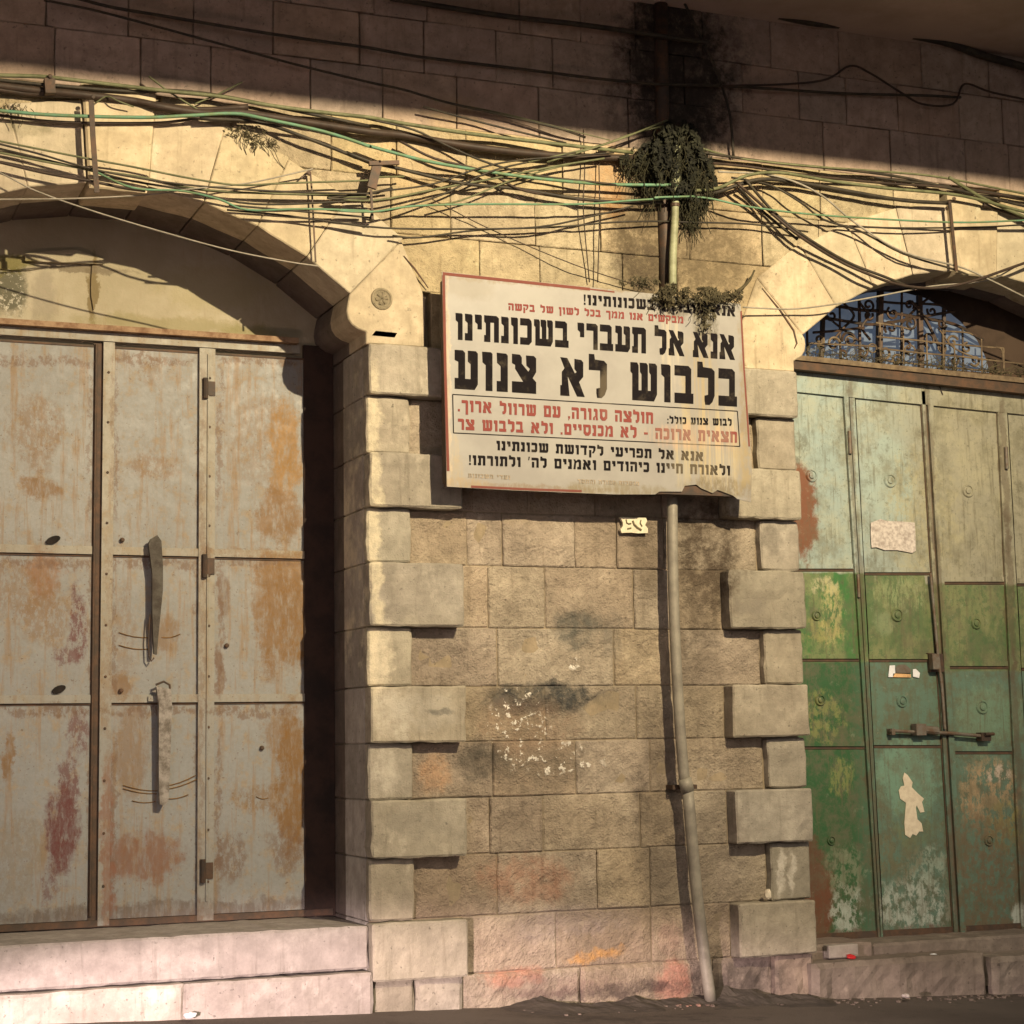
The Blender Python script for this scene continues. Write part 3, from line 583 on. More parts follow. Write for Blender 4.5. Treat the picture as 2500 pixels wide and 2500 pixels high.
# ---------------------------------------------------------------- right door
rd = bpy.data.objects.new('door', None); COL.objects.link(rd); rd.location = Vector((6.8, RR, .25))-bld.location; rd.parent = bld
rd['label'] = 'green and mint painted panelled metal door'
Y = RR
def quad(name, pts, y, t, mat, parent=None, nn=None): return MB().prism([W(px, py, y) for px, py in pts], y, t).build(name, mat, parent or rd)
def panelq(c4, y, mat, name='door_panel'):
    c4 = [Vector(W(px, py, y)) for px, py in c4]; V = []; nx, nz = 5, 6
    for j in range(nz+1):
        for i in range(nx+1):
            u, v = i/nx, j/nz; p = (c4[0]*(1-u)+c4[1]*u)*(1-v)+(c4[3]*(1-u)+c4[2]*u)*v
            V.append((p.x, y-.006*math.sin(math.pi*u)*math.sin(math.pi*v)+.004*noise.noise(Vector((p.x*3, p.y*3, 1))), p.y))
    return mk(name, V, [(j*(nx+1)+i, (j+1)*(nx+1)+i, (j+1)*(nx+1)+i+1, j*(nx+1)+i+1) for j in range(nz) for i in range(nx)], mat, rd, True)
MB().box(5.5, 8.12, Y+.03, Y+.06, .1, 3.7).build('backing_sheet', M['dgap'], rd)
# column edges as px lines (top y~955 -> bottom y~2285)
def ex(xt, xb, py): return xt+(xb-xt)*(py-955)/(2285-955)
cols = [((1900, 1940), (2056, 2140)), ((2088, 2158), (2244, 2325)), ((2277, 2360), (2430, 2492)), ((2458, 2530), (2600, 2690)), ((2640, 2730), (2790, 2880))]
rowsR = [[957, 1392, 1612, 1826, 2284], [960, 1401, 1613, 1823, 2282], [986, 1424, 1630, 1838, 2268], [1002, 1428, 1634, 1840, 2262], [1010, 1440, 1640, 1845, 2255]]
for ci, ((lt, lb), (rt, rb)) in enumerate(cols):
    rw = rowsR[ci]
    for k in range(4):
        a, b = rw[k]+4, rw[k+1]-(16 if k < 3 else 2)
        panelq([(ex(lt, lb, a), a), (ex(rt, rb, a), a), (ex(rt, rb, b), b), (ex(lt, lb, b), b)], Y, M['rdoor'])
        if k < 3:
            c_, d_ = b, rw[k+1]-4
            quad('rail', [(ex(lt, lb, c_), c_), (ex(rt, rb, c_), c_), (ex(rt, rb, d_), d_), (ex(lt, lb, d_), d_)], Y-.012, .03, M['rdoor'])
            e_ = rw[k+1]-3; f_ = e_+6
            quad('rail_gap', [(ex(lt, lb, e_), e_), (ex(rt, rb, e_), e_), (ex(rt, rb, f_), f_), (ex(lt, lb, f_), f_)], Y-.003, .02, M['dgap'])
    a = rw[0]-5; quad('panel_gap', [(ex(lt, lb, a), a), (ex(rt, rb, a), a), (ex(rt, rb, a+6), a+6), (ex(lt, lb, a+6), a+6)], Y-.004, .02, M['dgap'])
# stiles between the leaves
def strip(name, xt0, xb0, xt1, xb1, y0, y1, dep, th, mat): return quad(name, [(ex(xt0, xb0, y0), y0), (ex(xt1, xb1, y0), y0), (ex(xt1, xb1, y1), y1), (ex(xt0, xb0, y1), y1)], Y-dep, th, mat)
strip('stile', 2060, 2144, 2071, 2149, 940, 2290, .022, .04, M['rdoor']); strip('stile', 2073, 2151, 2086, 2156, 940, 2290, .014, .04, M['rdoor']); strip('leaf_gap', 2056, 2140, 2060, 2144, 955, 2288, .004, .02, M['dgap'])
strip('leaf_gap', 2245, 2326, 2250, 2331, 960, 2288, .006, .02, M['dgap']); strip('edge_strip', 2250, 2331, 2258, 2340, 955, 2288, .020, .04, M['rdoor']); strip('leaf_gap', 2258, 2340, 2264, 2346, 960, 2288, .006, .02, M['dgap']); strip('stile', 2264, 2346, 2277, 2360, 965, 2290, .024, .04, M['rdoor'])
strip('leaf_gap', 2430, 2492, 2434, 2496, 985, 2270, .004, .02, M['dgap']); strip('stile', 2434, 2496, 2456, 2528, 980, 2275, .018, .04, M['rdoor']); strip('stile', 2602, 2692, 2638, 2728, 990, 2270, .02, .04, M['rdoor'])
# head beam and dark ledge
quad('head_panel', [(1900, 896), (2830, 990), (2830, 1045), (1900, 952)], Y-.02, .05, M['rdoor'])
quad('head_ledge', [(1900, 872), (2830, 966), (2830, 996), (1900, 896)], Y-.085, .12, M['dgap'])
quad('head_ledge', [(1900, 862), (2830, 956), (2830, 968), (1900, 874)], Y-.10, .13, M['tan_iron'])
quad('bottom_rail', [(1930, 2284), (2830, 2235), (2830, 2262), (1930, 2300)], Y-.01, .04, M['dgap'])
for px, py in ((2071, 1080), (2453, 1118)):
    x, z = W(px+4, py, Y-.03); MB().tube([(x, Y-.03, z-.07), (x, Y-.03, z+.07)], .012, 8).build('hinge', M['greyiron'], rd)
x, z = W(2096, 1430, Y-.03); MB().tube([(x, Y-.03, z-.07), (x, Y-.03, z+.07)], .010, 8).build('hinge', M['greyiron'], rd)
# rosettes
for px, py, r in ((1982, 1161, .042), (2174, 1173, .046), (2364, 1198, .044), (1994, 1503, .032), (2191, 1501, .044), (2384, 1522, .038), (2003, 1709, .036), (2203, 1712, .040), (2399, 1726, .046), (2030, 2052, .03), (2415, 2052, .036)):
    x, z = W(px, py, Y-.01)
    MB().lathe_y(x, z, [(r, Y+.0), (r, Y-.008), (r*.86, Y-.016), (r*.72, Y-.016), (r*.64, Y-.009), (r*.50, Y-.010), (r*.42, Y-.018), (r*.2, Y-.020)], 20).build('rosette', M['rdoor'], rd, False)
# vertical rod with guide, horizontal slide bolt
P_ = [W(*p, Y-.035) for p in ((2272, 1400), (2290, 1600), (2300, 1680), (2307, 1780))]; MB().tube([(x, Y-.035, z) for x, z in P_], .009, 8).build('bolt_rod', M['greyiron'], rd)
quad('rod_guide', [(2268, 1594), (2302, 1596), (2306, 1640), (2272, 1640)], Y-.03, .03, M['iron']); quad('rod_guide', [(2276, 1596), (2292, 1597), (2295, 1634), (2279, 1634)], Y-.065, .04, M['greyiron'])
P_ = [W(*p, Y-.045) for p in ((2172, 1784), (2230, 1787), (2320, 1790), (2398, 1797))]; MB().tube([(x, Y-.045, z) for x, z in P_], .011, 8).build('slide_bolt', M['greyiron'], rd)
x, z = W(2249, 1781, Y-.05); MB().tube([(x-.045, Y-.05, z+.005), (x+.115, Y-.05, z-.01)], .026, 10).box(x-.05, x+.02, Y-.075, Y-.02, z-.035, z+.035).build('bolt_housing', M['greyiron'], rd)
x, z = W(2405, 1797, Y-.04); MB().box(x-.04, x+.03, Y-.06, Y-.005, z-.03, z+.022).tube([(x-.02, Y-.07, z+.01), (x+.045, Y-.07, z+.012)], .010, 8).build('bolt_keeper', M['iron'], rd)
x, z = W(2175, 1787, Y-.03); MB().box(x-.012, x+.012, Y-.06, Y-.0, z-.018, z+.02).build('bolt_stop', M['greyiron'], rd)
P_ = [W(*p, Y-.02) for p in ((2292, 930), (2292, 945), (2300, 964))]
MB().tube([(x, Y-.03, z) for x, z in P_], .003, 5).build('crack_wire', M['iron'], rd)

# fanlight over the right door
fan = bpy.data.objects.new('fanlight', None); COL.objects.link(fan); fan.location = Vector((6.8, RR, 3.7))-bld.location; fan.parent = bld
fan['label'] = 'arched fanlight of blue glass behind scrolled iron grille'
yg = RR+.06
MB().prism(arcpts(CR, AR+.05, -AA, AA, 20)+[(8.12, 3.7), (8.12, 3.55), (5.48, 3.55), (5.48, 3.7)], yg+.03, .1).build('shadow_backing', M['shadeplaster'], fan)  # dark board painted as the arch's shadow around the glass
ex_pts = [(1900, 872), (1900, 780), (2005, 735), (2080, 718), (2150, 712), (2210, 715), (2260, 728), (2310, 757), (2345, 785), (2385, 830), (2405, 870), (2420, 925)]  # pane outline cut along the edge of the arch's shadow
MB().prism([W(px, py, yg) for px, py in ex_pts], yg, .012).build('glass_pane', M['glass'], fan)
yi = RR-.0
def arcbar(name, pts, r, mat, y=yi, seg=5):
    r = r*1.25 if mat is M['iron'] else r
    P_ = spline([(*W(px, py, y), 0) for px, py in pts], 5) if len(pts) > 2 else [Vector((*W(px, py, y), 0)) for px, py in pts]
    return MB().tube([(p.x, y, p.y) for p in P_], r, seg).build(name, mat, fan)
def ring(px, py, r, th, mat=None, y=yi):
    x, z = W(px, py, y); pts = [(x+r*math.cos(k*math.pi/8), y, z+r*.9*math.sin(k*math.pi/8)) for k in range(17)]; MB().tube(pts, th, 5, False).build('grille_ring', mat or M['iron'], fan)
def scroll(px, py, r, turn, a0, mat=None, y=yi, th=.006):
    x, z = W(px, py, y); pts = []
    for k in range(22):
        u = k/21; a = a0+turn*u*3.6*math.pi/1.6; q = r*(1-.8*u); pts.append((x+q*math.cos(a), y, z+q*math.sin(a)))
    MB().tube(pts, th, 5).build('grille_scroll', mat or M['iron'], fan)
# uprights & main bars
for xt, yt, xb, yb2, r in ((2010, 755, 2006, 880, .014), (2098, 730, 2100, 888, .009), (2150, 712, 2146, 895, .020), (2202, 715, 2200, 900, .007), (2245, 722, 2250, 905, .018), (2305, 752, 2303, 910, .012), (2050, 745, 2052, 885, .006), (2350, 800, 2352, 915, .006), (1970, 795, 1972, 872, .007)):
    arcbar('grille_bar', [(xt, yt), (xb, yb2)], r, M['iron'])
arcbar('grille_arc', [(1955, 770), (2030, 748), (2100, 757), (2150, 760), (2240, 775), (2330, 792), (2400, 830)], .009, M['iron'])
arcbar('grille_arc', [(1950, 800), (2010, 778), (2070, 785), (2140, 792), (2260, 772), (2330, 760)], .008, M['iron'], yi-.008)
arcbar('grille_arc', [(1985, 812), (2040, 808), (2110, 800)], .007, M['iron'], yi-.014)
arcbar('grille_arc', [(2000, 752), (2040, 790), (2100, 835)], .006, M['iron'], yi+.01)
arcbar('grille_arc', [(2140, 735), (2190, 740), (2260, 742), (2300, 745)], .007, M['iron'], yi+.012)
arcbar('grille_arc', [(2200, 790), (2240, 750), (2270, 725)], .007, M['iron'], yi-.01); arcbar('grille_arc', [(2225, 735), (2260, 780), (2300, 860)], .009, M['iron'], yi-.014)
arcbar('grille_arc', [(2060, 740), (2085, 770), (2060, 800), (2035, 830)], .007, M['iron'], yi-.01); arcbar('grille_arc', [(2100, 740), (2120, 770), (2105, 800), (2125, 830)], .007, M['iron'], yi-.012)
k = 0
for px, py, r in ((2030, 770, .045), (2075, 830, .058), (2120, 745, .04), (2120, 770, .035), (2180, 765, .045), (2175, 800, .05), (2220, 745, .035), (2222, 790, .045), (2275, 760, .035), (2270, 830, .055), (2035, 840, .05), (2105, 860, .045), (2160, 860, .05), (2215, 845, .05), (2325, 835, .045), (2330, 880, .04), (2380, 880, .04), (2060, 865, .04), (2190, 880, .04), (2245, 870, .045), (2000, 830, .04), (2300, 790, .035), (2360, 850, .035)):
    k += 1; scroll(px, py, r, 1 if k % 2 else -1, k*1.7, M['tan_iron'] if py > 820 and k % 2 else M['iron'], yi-.012-.004*(k % 3), .0085)
for px, py, r in ((2075, 832, .032), (2222, 855, .036), (2130, 850, .03), (2300, 850, .03)): ring(px, py, r, .005, M['tan_iron'], yi-.02)
# low tan lattice in front
yl = RR-.05
for pts in ([(2138, 788), (2200, 798), (2225, 806)], [(2140, 822), (2230, 830), (2300, 838), (2395, 846), (2450, 850)], [(2142, 850), (2250, 862), (2340, 870), (2440, 882), (2560, 896)], [(1975, 838), (2060, 842), (2140, 846)], [(2142, 878), (2250, 890), (2400, 905), (2560, 920)], [(2300, 808), (2360, 812), (2375, 818)], [(2430, 846), (2446, 856), (2450, 900)], [(2290, 800), (2330, 850), (2400, 880)], [(2560, 905), (2640, 910), (2700, 918)]):
    arcbar('lattice_bar', pts, .006, M['tan_iron'], yl)
for px, a, b in ((2148, 790, 885), (2205, 800, 890), (2262, 815, 898), (2302, 805, 900), (2396, 828, 912), (2450, 850, 915), (2500, 880, 918), (2330, 845, 905), (2550, 880, 925), (2600, 890, 930)):
    arcbar('lattice_bar', [(px, a), (px+2, b)], .006, M['tan_iron'], yl)
# dry weed stems on the ledge
md = MB()
for i in range(170):
    px = random.uniform(1960, 2520); x, z = W(px, 870+(px-1900)*.1, yl-.03); h = random.uniform(.03, .11)
    md.tube([(x, yl-.03, z), (x+random.uniform(-.05, .05), yl-.05, z+h*.6), (x+random.uniform(-.09, .09), yl-.06, z+h)], .0022, 3)
w_ = md.build('dry_grass', M['dryleaf']); w_['kind'] = 'stuff'; w_['label'] = 'dry grass and twigs on the ledge under the scrolled fanlight'

# ---------------------------------------------------------------- sign
YS_ = -.20
x0, z0, x1, z1 = 3.283, 2.737, 5.086, 3.862
sg = thing('notice_sign', 'large rectangular cream notice board with black and red Hebrew lettering bolted across the pier', 'sign', ((x0+x1)/2, YS_, z0))
# sheet with torn lower right edge
bl, br, tr, tl = W(1091, 1188, YS_), W(1835, 1217, YS_), W(1806, 742, YS_), W(1079, 663, YS_)
low = [(1091, 1188), (1250, 1197), (1400, 1203), (1500, 1207), (1600, 1207), (1610, 1200), (1665, 1200), (1672, 1186), (1700, 1183), (1712, 1192), (1740, 1204), (1752, 1196), (1790, 1210), (1800, 1218), (1833, 1226)]
sheet = [W(px, py, YS_) for px, py in low]+[W(px, py, YS_) for px, py in ((1836, 1150), (1826, 1000), (1816, 880), (1808, 742), (1640, 722), (1450, 702), (1250, 682), (1079, 663))]
MB().prism(sheet, YS_, .006).build('sign_sheet', M['sign'], sg)
fr = M['iron']
MB().box(x0+.01, x1-.03, YS_+.01, YS_+.055, z1-.06, z1-.02).build('frame_bar', fr, sg)
MB().box(x0+.01, x1-.0, YS_+.01, YS_+.055, z0+.005, z0+.055).build('frame_bar', fr, sg)
MB().box(x0+.004, x0+.045, YS_+.008, YS_+.06, z0+.02, z1-.02).build('frame_bar', fr, sg)
MB().box(x1-.05, x1-.01, YS_+.008, YS_+.06, z0+.05, z1-.06).build('frame_bar', fr, sg)
MB().box(x0+.03, x1-.05, YS_+.02, YS_+.03, z0+.05, z1-.04).build('backing_board', M['iron'], sg)
for x in (x0+.1, x1-.1):
    for z in (z0+.12, z1-.12): MB().box(x-.02, x+.02, YS_+.05, .0, z-.02, z+.02).build('sign_bracket', fr, sg)
# red edge band
yb2 = YS_-.0012
def line(pts, w, mat, name, y=yb2):
    m_ = MB()
    for a, b in zip(pts[:-1], pts[1:]): m_.bar(W(*a, YS_), W(*b, YS_), w, .001, y)
    return m_.build(name, mat, sg)
line([(1081, 668), (1440, 706)], .016, M['redborder'], 'red_border'); line([(1440, 706), (1500, 713)], .008, M['redborder'], 'red_border')
line([(1083, 672), (1087, 900), (1094, 1150)], .015, M['redborder'], 'red_border'); line([(1150, 1188), (1300, 1195), (1420, 1199)], .012, M['redborder'], 'red_border')
line([(1809, 760), (1815, 880), (1824, 1010), (1829, 1090)], .010, M['redborder'], 'red_border')
line([(1105, 963), (1800, 1004)], .0055, M['ink'], 'ruled_line'); line([(1800, 1004), (1806, 1090)], .0055, M['ink'], 'ruled_line', yb2-.0008); line([(1806, 1090), (1107, 1057)], .0055, M['ink'], 'ruled_line'); line([(1107, 1057), (1105, 963)], .0055, M['ink'], 'ruled_line', yb2-.0008)
G = {
 'ו': (26, [(0,100),(22,100),(26,96),(26,0),(9,0),(9,66),(1,73)]),
 'נ': (28, [(0,100),(24,99),(28,94),(28,0),(0,0),(0,27),(10,27),(10,66),(1,74)]),
 'י': (26, [(0,100),(22,100),(26,96),(26,45),(10,45),(10,64),(1,72)]),
 'ע': (58, [(0,100),(20,100),(26,94),(26,27),(40,27),(40,66),(33,72),(33,100),(53,100),(58,94),(58,14),(50,0),(0,0),(0,28),(9,28),(9,70),(0,74)]),
 'צ': (62, [(0,100),(20,99),(25,92),(25,76),(42,56),(46,64),(37,72),(36,98),(56,98),(62,92),(62,56),(53,40),(62,30),(62,0),(0,0),(0,29),(29,29),(8,62),(8,72),(0,76)]),
 'א': (64, [(0,100),(18,99),(38,60),(43,64),(37,72),(37,98),(55,96),(60,90),(60,52),(49,38),(64,0),(44,0),(19,52),(24,0),(0,0),(0,27),(4,27),(4,62),(11,72)]),
 'ל': (48, [(0,114),(14,114),(16,100),(40,98),(48,90),(48,25),(42,8),(34,0),(22,0),(20,12),(20,24),(30,27),(30,72),(0,72)]),
 'ש': (72, [(0,100),(18,100),(22,92),(22,27),(30,27),(30,70),(26,76),(25,100),(43,100),(47,94),(47,27),(55,27),(55,70),(51,76),(50,100),(67,100),(72,94),(72,18),(64,0),(5,0),(5,70),(0,76)]),
 'ב': (52, [(0,100),(38,100),(46,92),(46,27),(52,27),(52,0),(0,0),(0,27),(30,27),(30,73),(0,73)]),
 'כ': (44, [(0,100),(34,100),(42,92),(44,80),(44,12),(34,0),(0,0),(0,27),(27,27),(27,73),(0,73)]),
 'ת': (55, [(0,100),(46,100),(55,92),(55,0),(37,0),(37,74),(23,74),(23,0),(0,0),(0,25),(6,25),(6,70),(0,76)]),
 'ר': (44, [(0,100),(36,100),(44,92),(44,0),(27,0),(27,73),(0,73)])}
def big_text(s, pl_, pr, hl, hr, mat, sp=9, wsp=26):
    """s in logical order; pl_/pr baseline end points (px); heights in px at each end"""
    s = s[::-1]; adv = []; x = 0
    for ch in s:
        if ch == ' ': x += wsp; continue
        adv.append((ch, x)); x += G[ch][0]+sp
    tot = x-sp; A = Vector(W(*pl_, YS_)); B = Vector(W(*pr, YS_)); At = Vector(W(pl_[0], pl_[1]-hl, YS_)); Bt = Vector(W(pr[0], pr[1]-hr, YS_))
    for ch, x in adv:
        m_ = MB()
        for poly in G[ch][1:]:
            pts = []
            for gx, gy in poly:
                u = (x+gx)/tot; v = gy/100; p = (A*(1-u)+B*u)*(1-v)+(At*(1-u)+Bt*u)*v; pts.append((p.x, p.y))
            m_.prism(pts, YS_-.0022, .0018)
        m_.build('letter', mat, sg)
big_text('אנא אל תעברי בשכונתינו', (1112, 829), (1794, 879), 65, 61, M['ink'])
big_text('בלבוש לא צנוע', (1110, 949), (1799, 993), 95, 91, M['ink'], 11, 52)
G.update({
 'ה': (54, [(0,100),(45,100),(54,92),(54,0),(37,0),(37,74),(0,74)], [(3,58),(20,58),(20,0),(3,0)]),
 'ח': (55, [(0,100),(46,100),(55,92),(55,0),(38,0),(38,74),(20,74),(20,0),(3,0),(3,74),(0,74)]),
 'ד': (52, [(0,100),(52,100),(52,74),(46,74),(46,0),(29,0),(29,74),(0,74)]),
 'ג': (38, [(6,100),(26,100),(34,92),(34,30),(38,0),(22,0),(20,26),(13,26),(13,0),(0,0),(0,22),(8,30),(17,40),(17,74),(6,74)]),
 'ס': (58, [(0,100),(50,100),(58,90),(58,22),(42,0),(29,0),(29,25),(41,40),(41,76),(0,76)], [(3,76),(20,76),(20,40),(29,25),(29,0),(18,0),(3,22)]),
 'ם': (54, [(0,100),(46,100),(54,92),(54,0),(27,0),(27,25),(37,25),(37,75),(0,75)], [(3,75),(20,75),(20,25),(27,25),(27,0),(3,0)]),
 'מ': (60, [(0,100),(12,100),(20,84),(34,100),(48,100),(58,90),(60,0),(30,0),(30,25),(42,25),(41,74),(30,74),(20,60),(16,0),(0,0),(6,60),(8,76)]),
 'ק': (54, [(0,100),(46,100),(54,90),(52,52),(40,22),(24,22),(36,50),(36,75),(0,75)], [(3,55),(20,55),(20,-25),(3,-25)]),
 'ך': (46, [(0,100),(38,100),(46,92),(46,-25),(29,-25),(29,74),(0,74)]),
 'ן': (26, [(0,100),(22,100),(26,96),(26,-25),(9,-25),(9,66),(1,73)]),
 'פ': (52, [(0,100),(42,100),(52,88),(52,12),(42,0),(0,0),(0,25),(35,25),(35,76),(17,76),(17,66),(24,66),(24,46),(0,46)]),
 '!': (14, [(0,100),(14,100),(11,32),(3,32)], [(1,20),(13,20),(13,0),(1,0)]), '.': (14, [(0,20),(14,20),(14,0),(0,0)]), ',': (14, [(0,20),(14,20),(14,4),(4,-18),(0,-14),(5,0),(0,2)]),
 '-': (30, [(0,55),(30,55),(30,36),(0,36)]), ':': (14, [(0,20),(14,20),(14,0),(0,0)], [(0,70),(14,70),(14,50),(0,50)]), "'": (12, [(2,108),(12,108),(6,72),(0,72)])})
big_text('אנא עוברות בשכונותינו!', (1425, 744), (1795, 773), 25, 25, M['ink'], 13, 46)
big_text('מבקשים אנו ממך בכל לשון של בקשה', (1241, 757), (1668, 790), 17, 17, M['redink'], 13, 46)
big_text('חולצה סגורה, עם שרוול ארוך.', (1118, 1004), (1594, 1035), 28, 28, M['redink'], 13, 46)
big_text('לבוש צנוע כולל:', (1629, 1034), (1786, 1040), 17, 17, M['ink'], 13, 46)
big_text('חצאית ארוכה - לא מכנסיים. ולא בלבוש צר', (1118, 1049), (1799, 1081), 27, 27, M['redink'], 13, 46)
big_text('אנא אל תפריעי לקדושת שכונתינו', (1212, 1099), (1717, 1126), 23, 23, M['ink'], 13, 46)
big_text('ולאורח חיינו כיהודים ואמנים לה\' ולתורתו!', (1145, 1135), (1782, 1161), 24, 24, M['ink'], 13, 46)
big_text('ועדי השכונות', (1143, 1166), (1245, 1171), 10, 10, M['dimink'], 16, 46)
big_text('מוסדות התורה והחסד', (1410, 1180), (1560, 1186), 10, 10, M['dimink'], 16, 46)

# ---------------------------------------------------------------- pipes
pp = thing('drainpipe', 'grey beige metal drainpipe leaning down the right side of the pier below the sign', 'drainpipe', (4.75, -.07, 0))
def px3(pts, y): return [(W(a, b, y)[0], y, W(a, b, y)[1]) for a, b in pts]
MB().tube(spline(px3([(1641, 1215), (1643, 1400), (1650, 1600), (1662, 1800), (1672, 1915)], -.075), 4), .030, 14).build('pipe_section', M['pipe'], pp, True)
MB().tube(spline(px3([(1679, 1925), (1698, 2150), (1718, 2320), (1735, 2443)], -.075), 4), .032, 14).build('pipe_section', M['pipe'], pp, True)
MB().tube(px3([(1671, 1900), (1679, 1932)], -.075), .037, 14).build('pipe_collar', M['pipe'], pp, True)
x, z = W(1676, 1921, -.0); MB().box(x-.10, x+.05, -.03, .06, z-.012, z+.012).build('pipe_bracket', M['iron'], pp)
cp = thing('conduit_pipe', 'greenish grey conduit rising from the sign top into the tangled cables', 'conduit', (4.7, -.05, 3.8))
MB().tube(spline(px3([(1642, 715), (1643, 620), (1648, 520), (1650, 380), (1656, 340)], -.085), 4), .022, 12).build('pipe_section', M['gpipe'], cp, True)
MB().tube(px3([(1648, 505), (1648, 497)], -.085), .027, 12).build('pipe_collar', M['iron'], cp)
MB().tube(px3([(1648, 450), (1649, 420)], -.085), .028, 12).build('pipe_collar', M['gpipe'], cp)
sp_ = thing('conduit_shadow', 'dark tube standing for the shadow cast behind the greenish conduit above the sign', 'pipe', (4.6, 0, 3.8))
MB().tube(px3([(1626, 735), (1624, 600), (1618, 480), (1616, 200), (1612, -60)], .0), .040, 14).build('pipe_section', M['iron'], sp_, True)  # tube added as the dark shadow strip left of the conduit

# ---------------------------------------------------------------- cables
def cA(*p): return [(a*.4658, b*.4658) for a, b in p]
def cB(*p): return [(800+a*.4658, b*.4658) for a, b in p]
def cC(*p): return [(1600+a*.4658, b*.4658) for a, b in p]
CG = 'cables strung along the building front'
def cable(pts, r, mat, label, y=-.07, sag=0, name='cable'):
    P3 = []
    for i, (a, b) in enumerate(pts):
        yy = y+.018*math.sin(i*1.9+a*.01); x, z = W(a, b, yy); P3.append((x, yy, z))
    # run off-frame ends on
    if pts[0][0] <= 1: d = Vector(P3[0])-Vector(P3[1]); P3 = [tuple(Vector(P3[0])+d.normalized()*.7)]+P3
    if pts[-1][0] >= 2499: d = Vector(P3[-1])-Vector(P3[-2]); P3.append(tuple(Vector(P3[-1])+d.normalized()*.7))
    o = MB().tube(spline(P3, 5), r*.98, 7).build(name, M[mat], None, True); return tag(o, label, 'cable', CG)
cable(cA((0,580),(230,600),(480,610),(780,615),(1000,605),(1230,595),(1400,625),(1700,690),(1932,765))+cB((200,760),(500,840),(780,890),(1100,935),(1450,965),(1830,970)), .0095, 'cable_green', 'thick green rope-like cable crossing from the left edge over the big arch to the conduit', -.10)
cable(cA((0,450),(200,475),(420,495),(700,530),(850,560),(1050,590),(1250,590),(1500,625),(1932,690))+cB((400,710),(800,775),(1200,815),(1600,830)), .021, 'cable_brown', 'thickest dark brown cable bundle just under the shadow line left of the knot', -.05)
cable(cA((0,395),(200,400),(350,415),(600,445),(900,480),(1150,505),(1400,550),(1700,590),(1932,615))+cB((300,630),(600,680),(900,720),(1250,760),(1600,800)), .011, 'cable_olive', 'dark olive cable running along the top of the left bundle', -.08)
cable(cA((0,420),(300,450),(700,480),(900,475),(1200,510),(1932,660)), .010, 'cable_dark', 'black cable between the olive cable and thick bundle at top left', -.06)
cable(cA((0,470),(150,490),(420,500),(640,520),(800,545),(1050,575),(1300,560)), .016, 'cable_brown', 'brown cable hugging the underside of the thick bundle at the left edge', -.045)
cable(cA((1050,620),(1350,640),(1600,720),(1932,850))+cB((100,800),(230,850),(380,885),(700,960),(1000,990),(1300,1040),(1600,1065),(1750,1060)), .010, 'cable_dark', 'black cable dipping from the green rope past the hanging clamp to the knot', -.07)
cable(cA((0,605),(250,635),(480,645),(800,645),(950,632),(1060,615)), .008, 'cable_brown', 'short brown strand standing for the shadow of the green rope at upper left', -.05)  # strand added as the cast shadow of the green rope
cable(cA((0,740),(250,790),(480,835),(700,875),(1000,935),(1250,970),(1500,960),(1932,945))+cB((250,930),(400,925)), .0055, 'cable_olive', 'uppermost olive cable of the fan that starts at the left edge', -.09)
cable(cA((0,755),(200,805),(480,885),(800,945),(1100,980),(1500,1005),(1932,1015))+cB((300,1000),(550,965),(800,880),(1000,840),(1250,820),(1500,800)), .0055, 'cable_dark', 'black cable second from top in the left fan, rising to the knot', -.10)
cable(cA((0,800),(250,850),(480,890),(750,930),(1000,985),(1300,1010),(1932,1030))+cB((0,1035),(250,1050),(600,985),(900,930),(1200,870),(1450,830)), .006, 'cable_olive', 'olive cable sagging over the left arch then crossing up to the knot', -.08)
cable(cA((0,850),(230,905),(480,950),(650,985),(760,1000)), .008, 'cable_brown', 'short dark cable ending on the crown of the left arch', -.09)
cable(cA((0,780),(250,840),(480,895),(700,950),(1000,1000),(1250,1060),(1500,1070),(1932,1045))+cB((0,1040),(230,1010),(340,985)), .006, 'cable_dark', 'black cable sagging along the left arch crown to the thin hook', -.07)
cable(cA((480,890),(700,985),(950,1000),(1150,1045),(1300,1100),(1600,1095),(1932,1105))+cB((0,1100),(230,1110),(450,1080),(800,1070),(1320,1070),(1600,1050),(1932,1030))+cC((0,1035),(250,1035),(500,1085),(900,1130),(1550,1165),(1932,1155)), .006, 'cable_green', 'light green cable passing in front of the conduit and on to the right edge', -.12)
cable(cA((1190,1100),(1500,1130),(1932,1190))+cB((0,1160),(300,1195),(700,1200),(1100,1190),(1400,1130),(1600,1080)), .0055, 'cable_dark', 'black cable from the left arch haunch sagging low then rising to the knot', -.08)
cable(cA((1200,1075),(1600,1110),(1932,1140))+cB((220,1155),(235,1100)), .0055, 'cable_dark', 'short black cable ending under the hanging iron clamp', -.07)
cable(cB((340,1235),(480,1245),(800,1205),(1200,1190),(1500,1165),(1740,1160))+cC((180,1165),(500,1175),(800,1215)), .0055, 'cable_dark', 'lowest black cable between the clamp and right pier above the sign', -.06)
cable(cA((0,905),(200,1005),(500,1110),(850,1215),(1200,1310),(1500,1370),(1670,1395)), .0042, 'cable_grey', 'thin pale wire hanging across the dark opening of the left arch', -.10)
cable(cA((0,1045),(400,1040),(780,1020),(1000,990),(1300,960),(1640,885)), .0042, 'cable_grey', 'thin grey wire under the left arch crown rising to the small hook', -.09)
cable(cA((230,0),(500,55),(900,160),(1300,270),(1600,350),(1932,430))+cB((400,470),(600,530),(900,600),(1200,670),(1350,720)), .007, 'cable_dark', 'dark wire slanting down through the shadowed wall at top left', -.05)
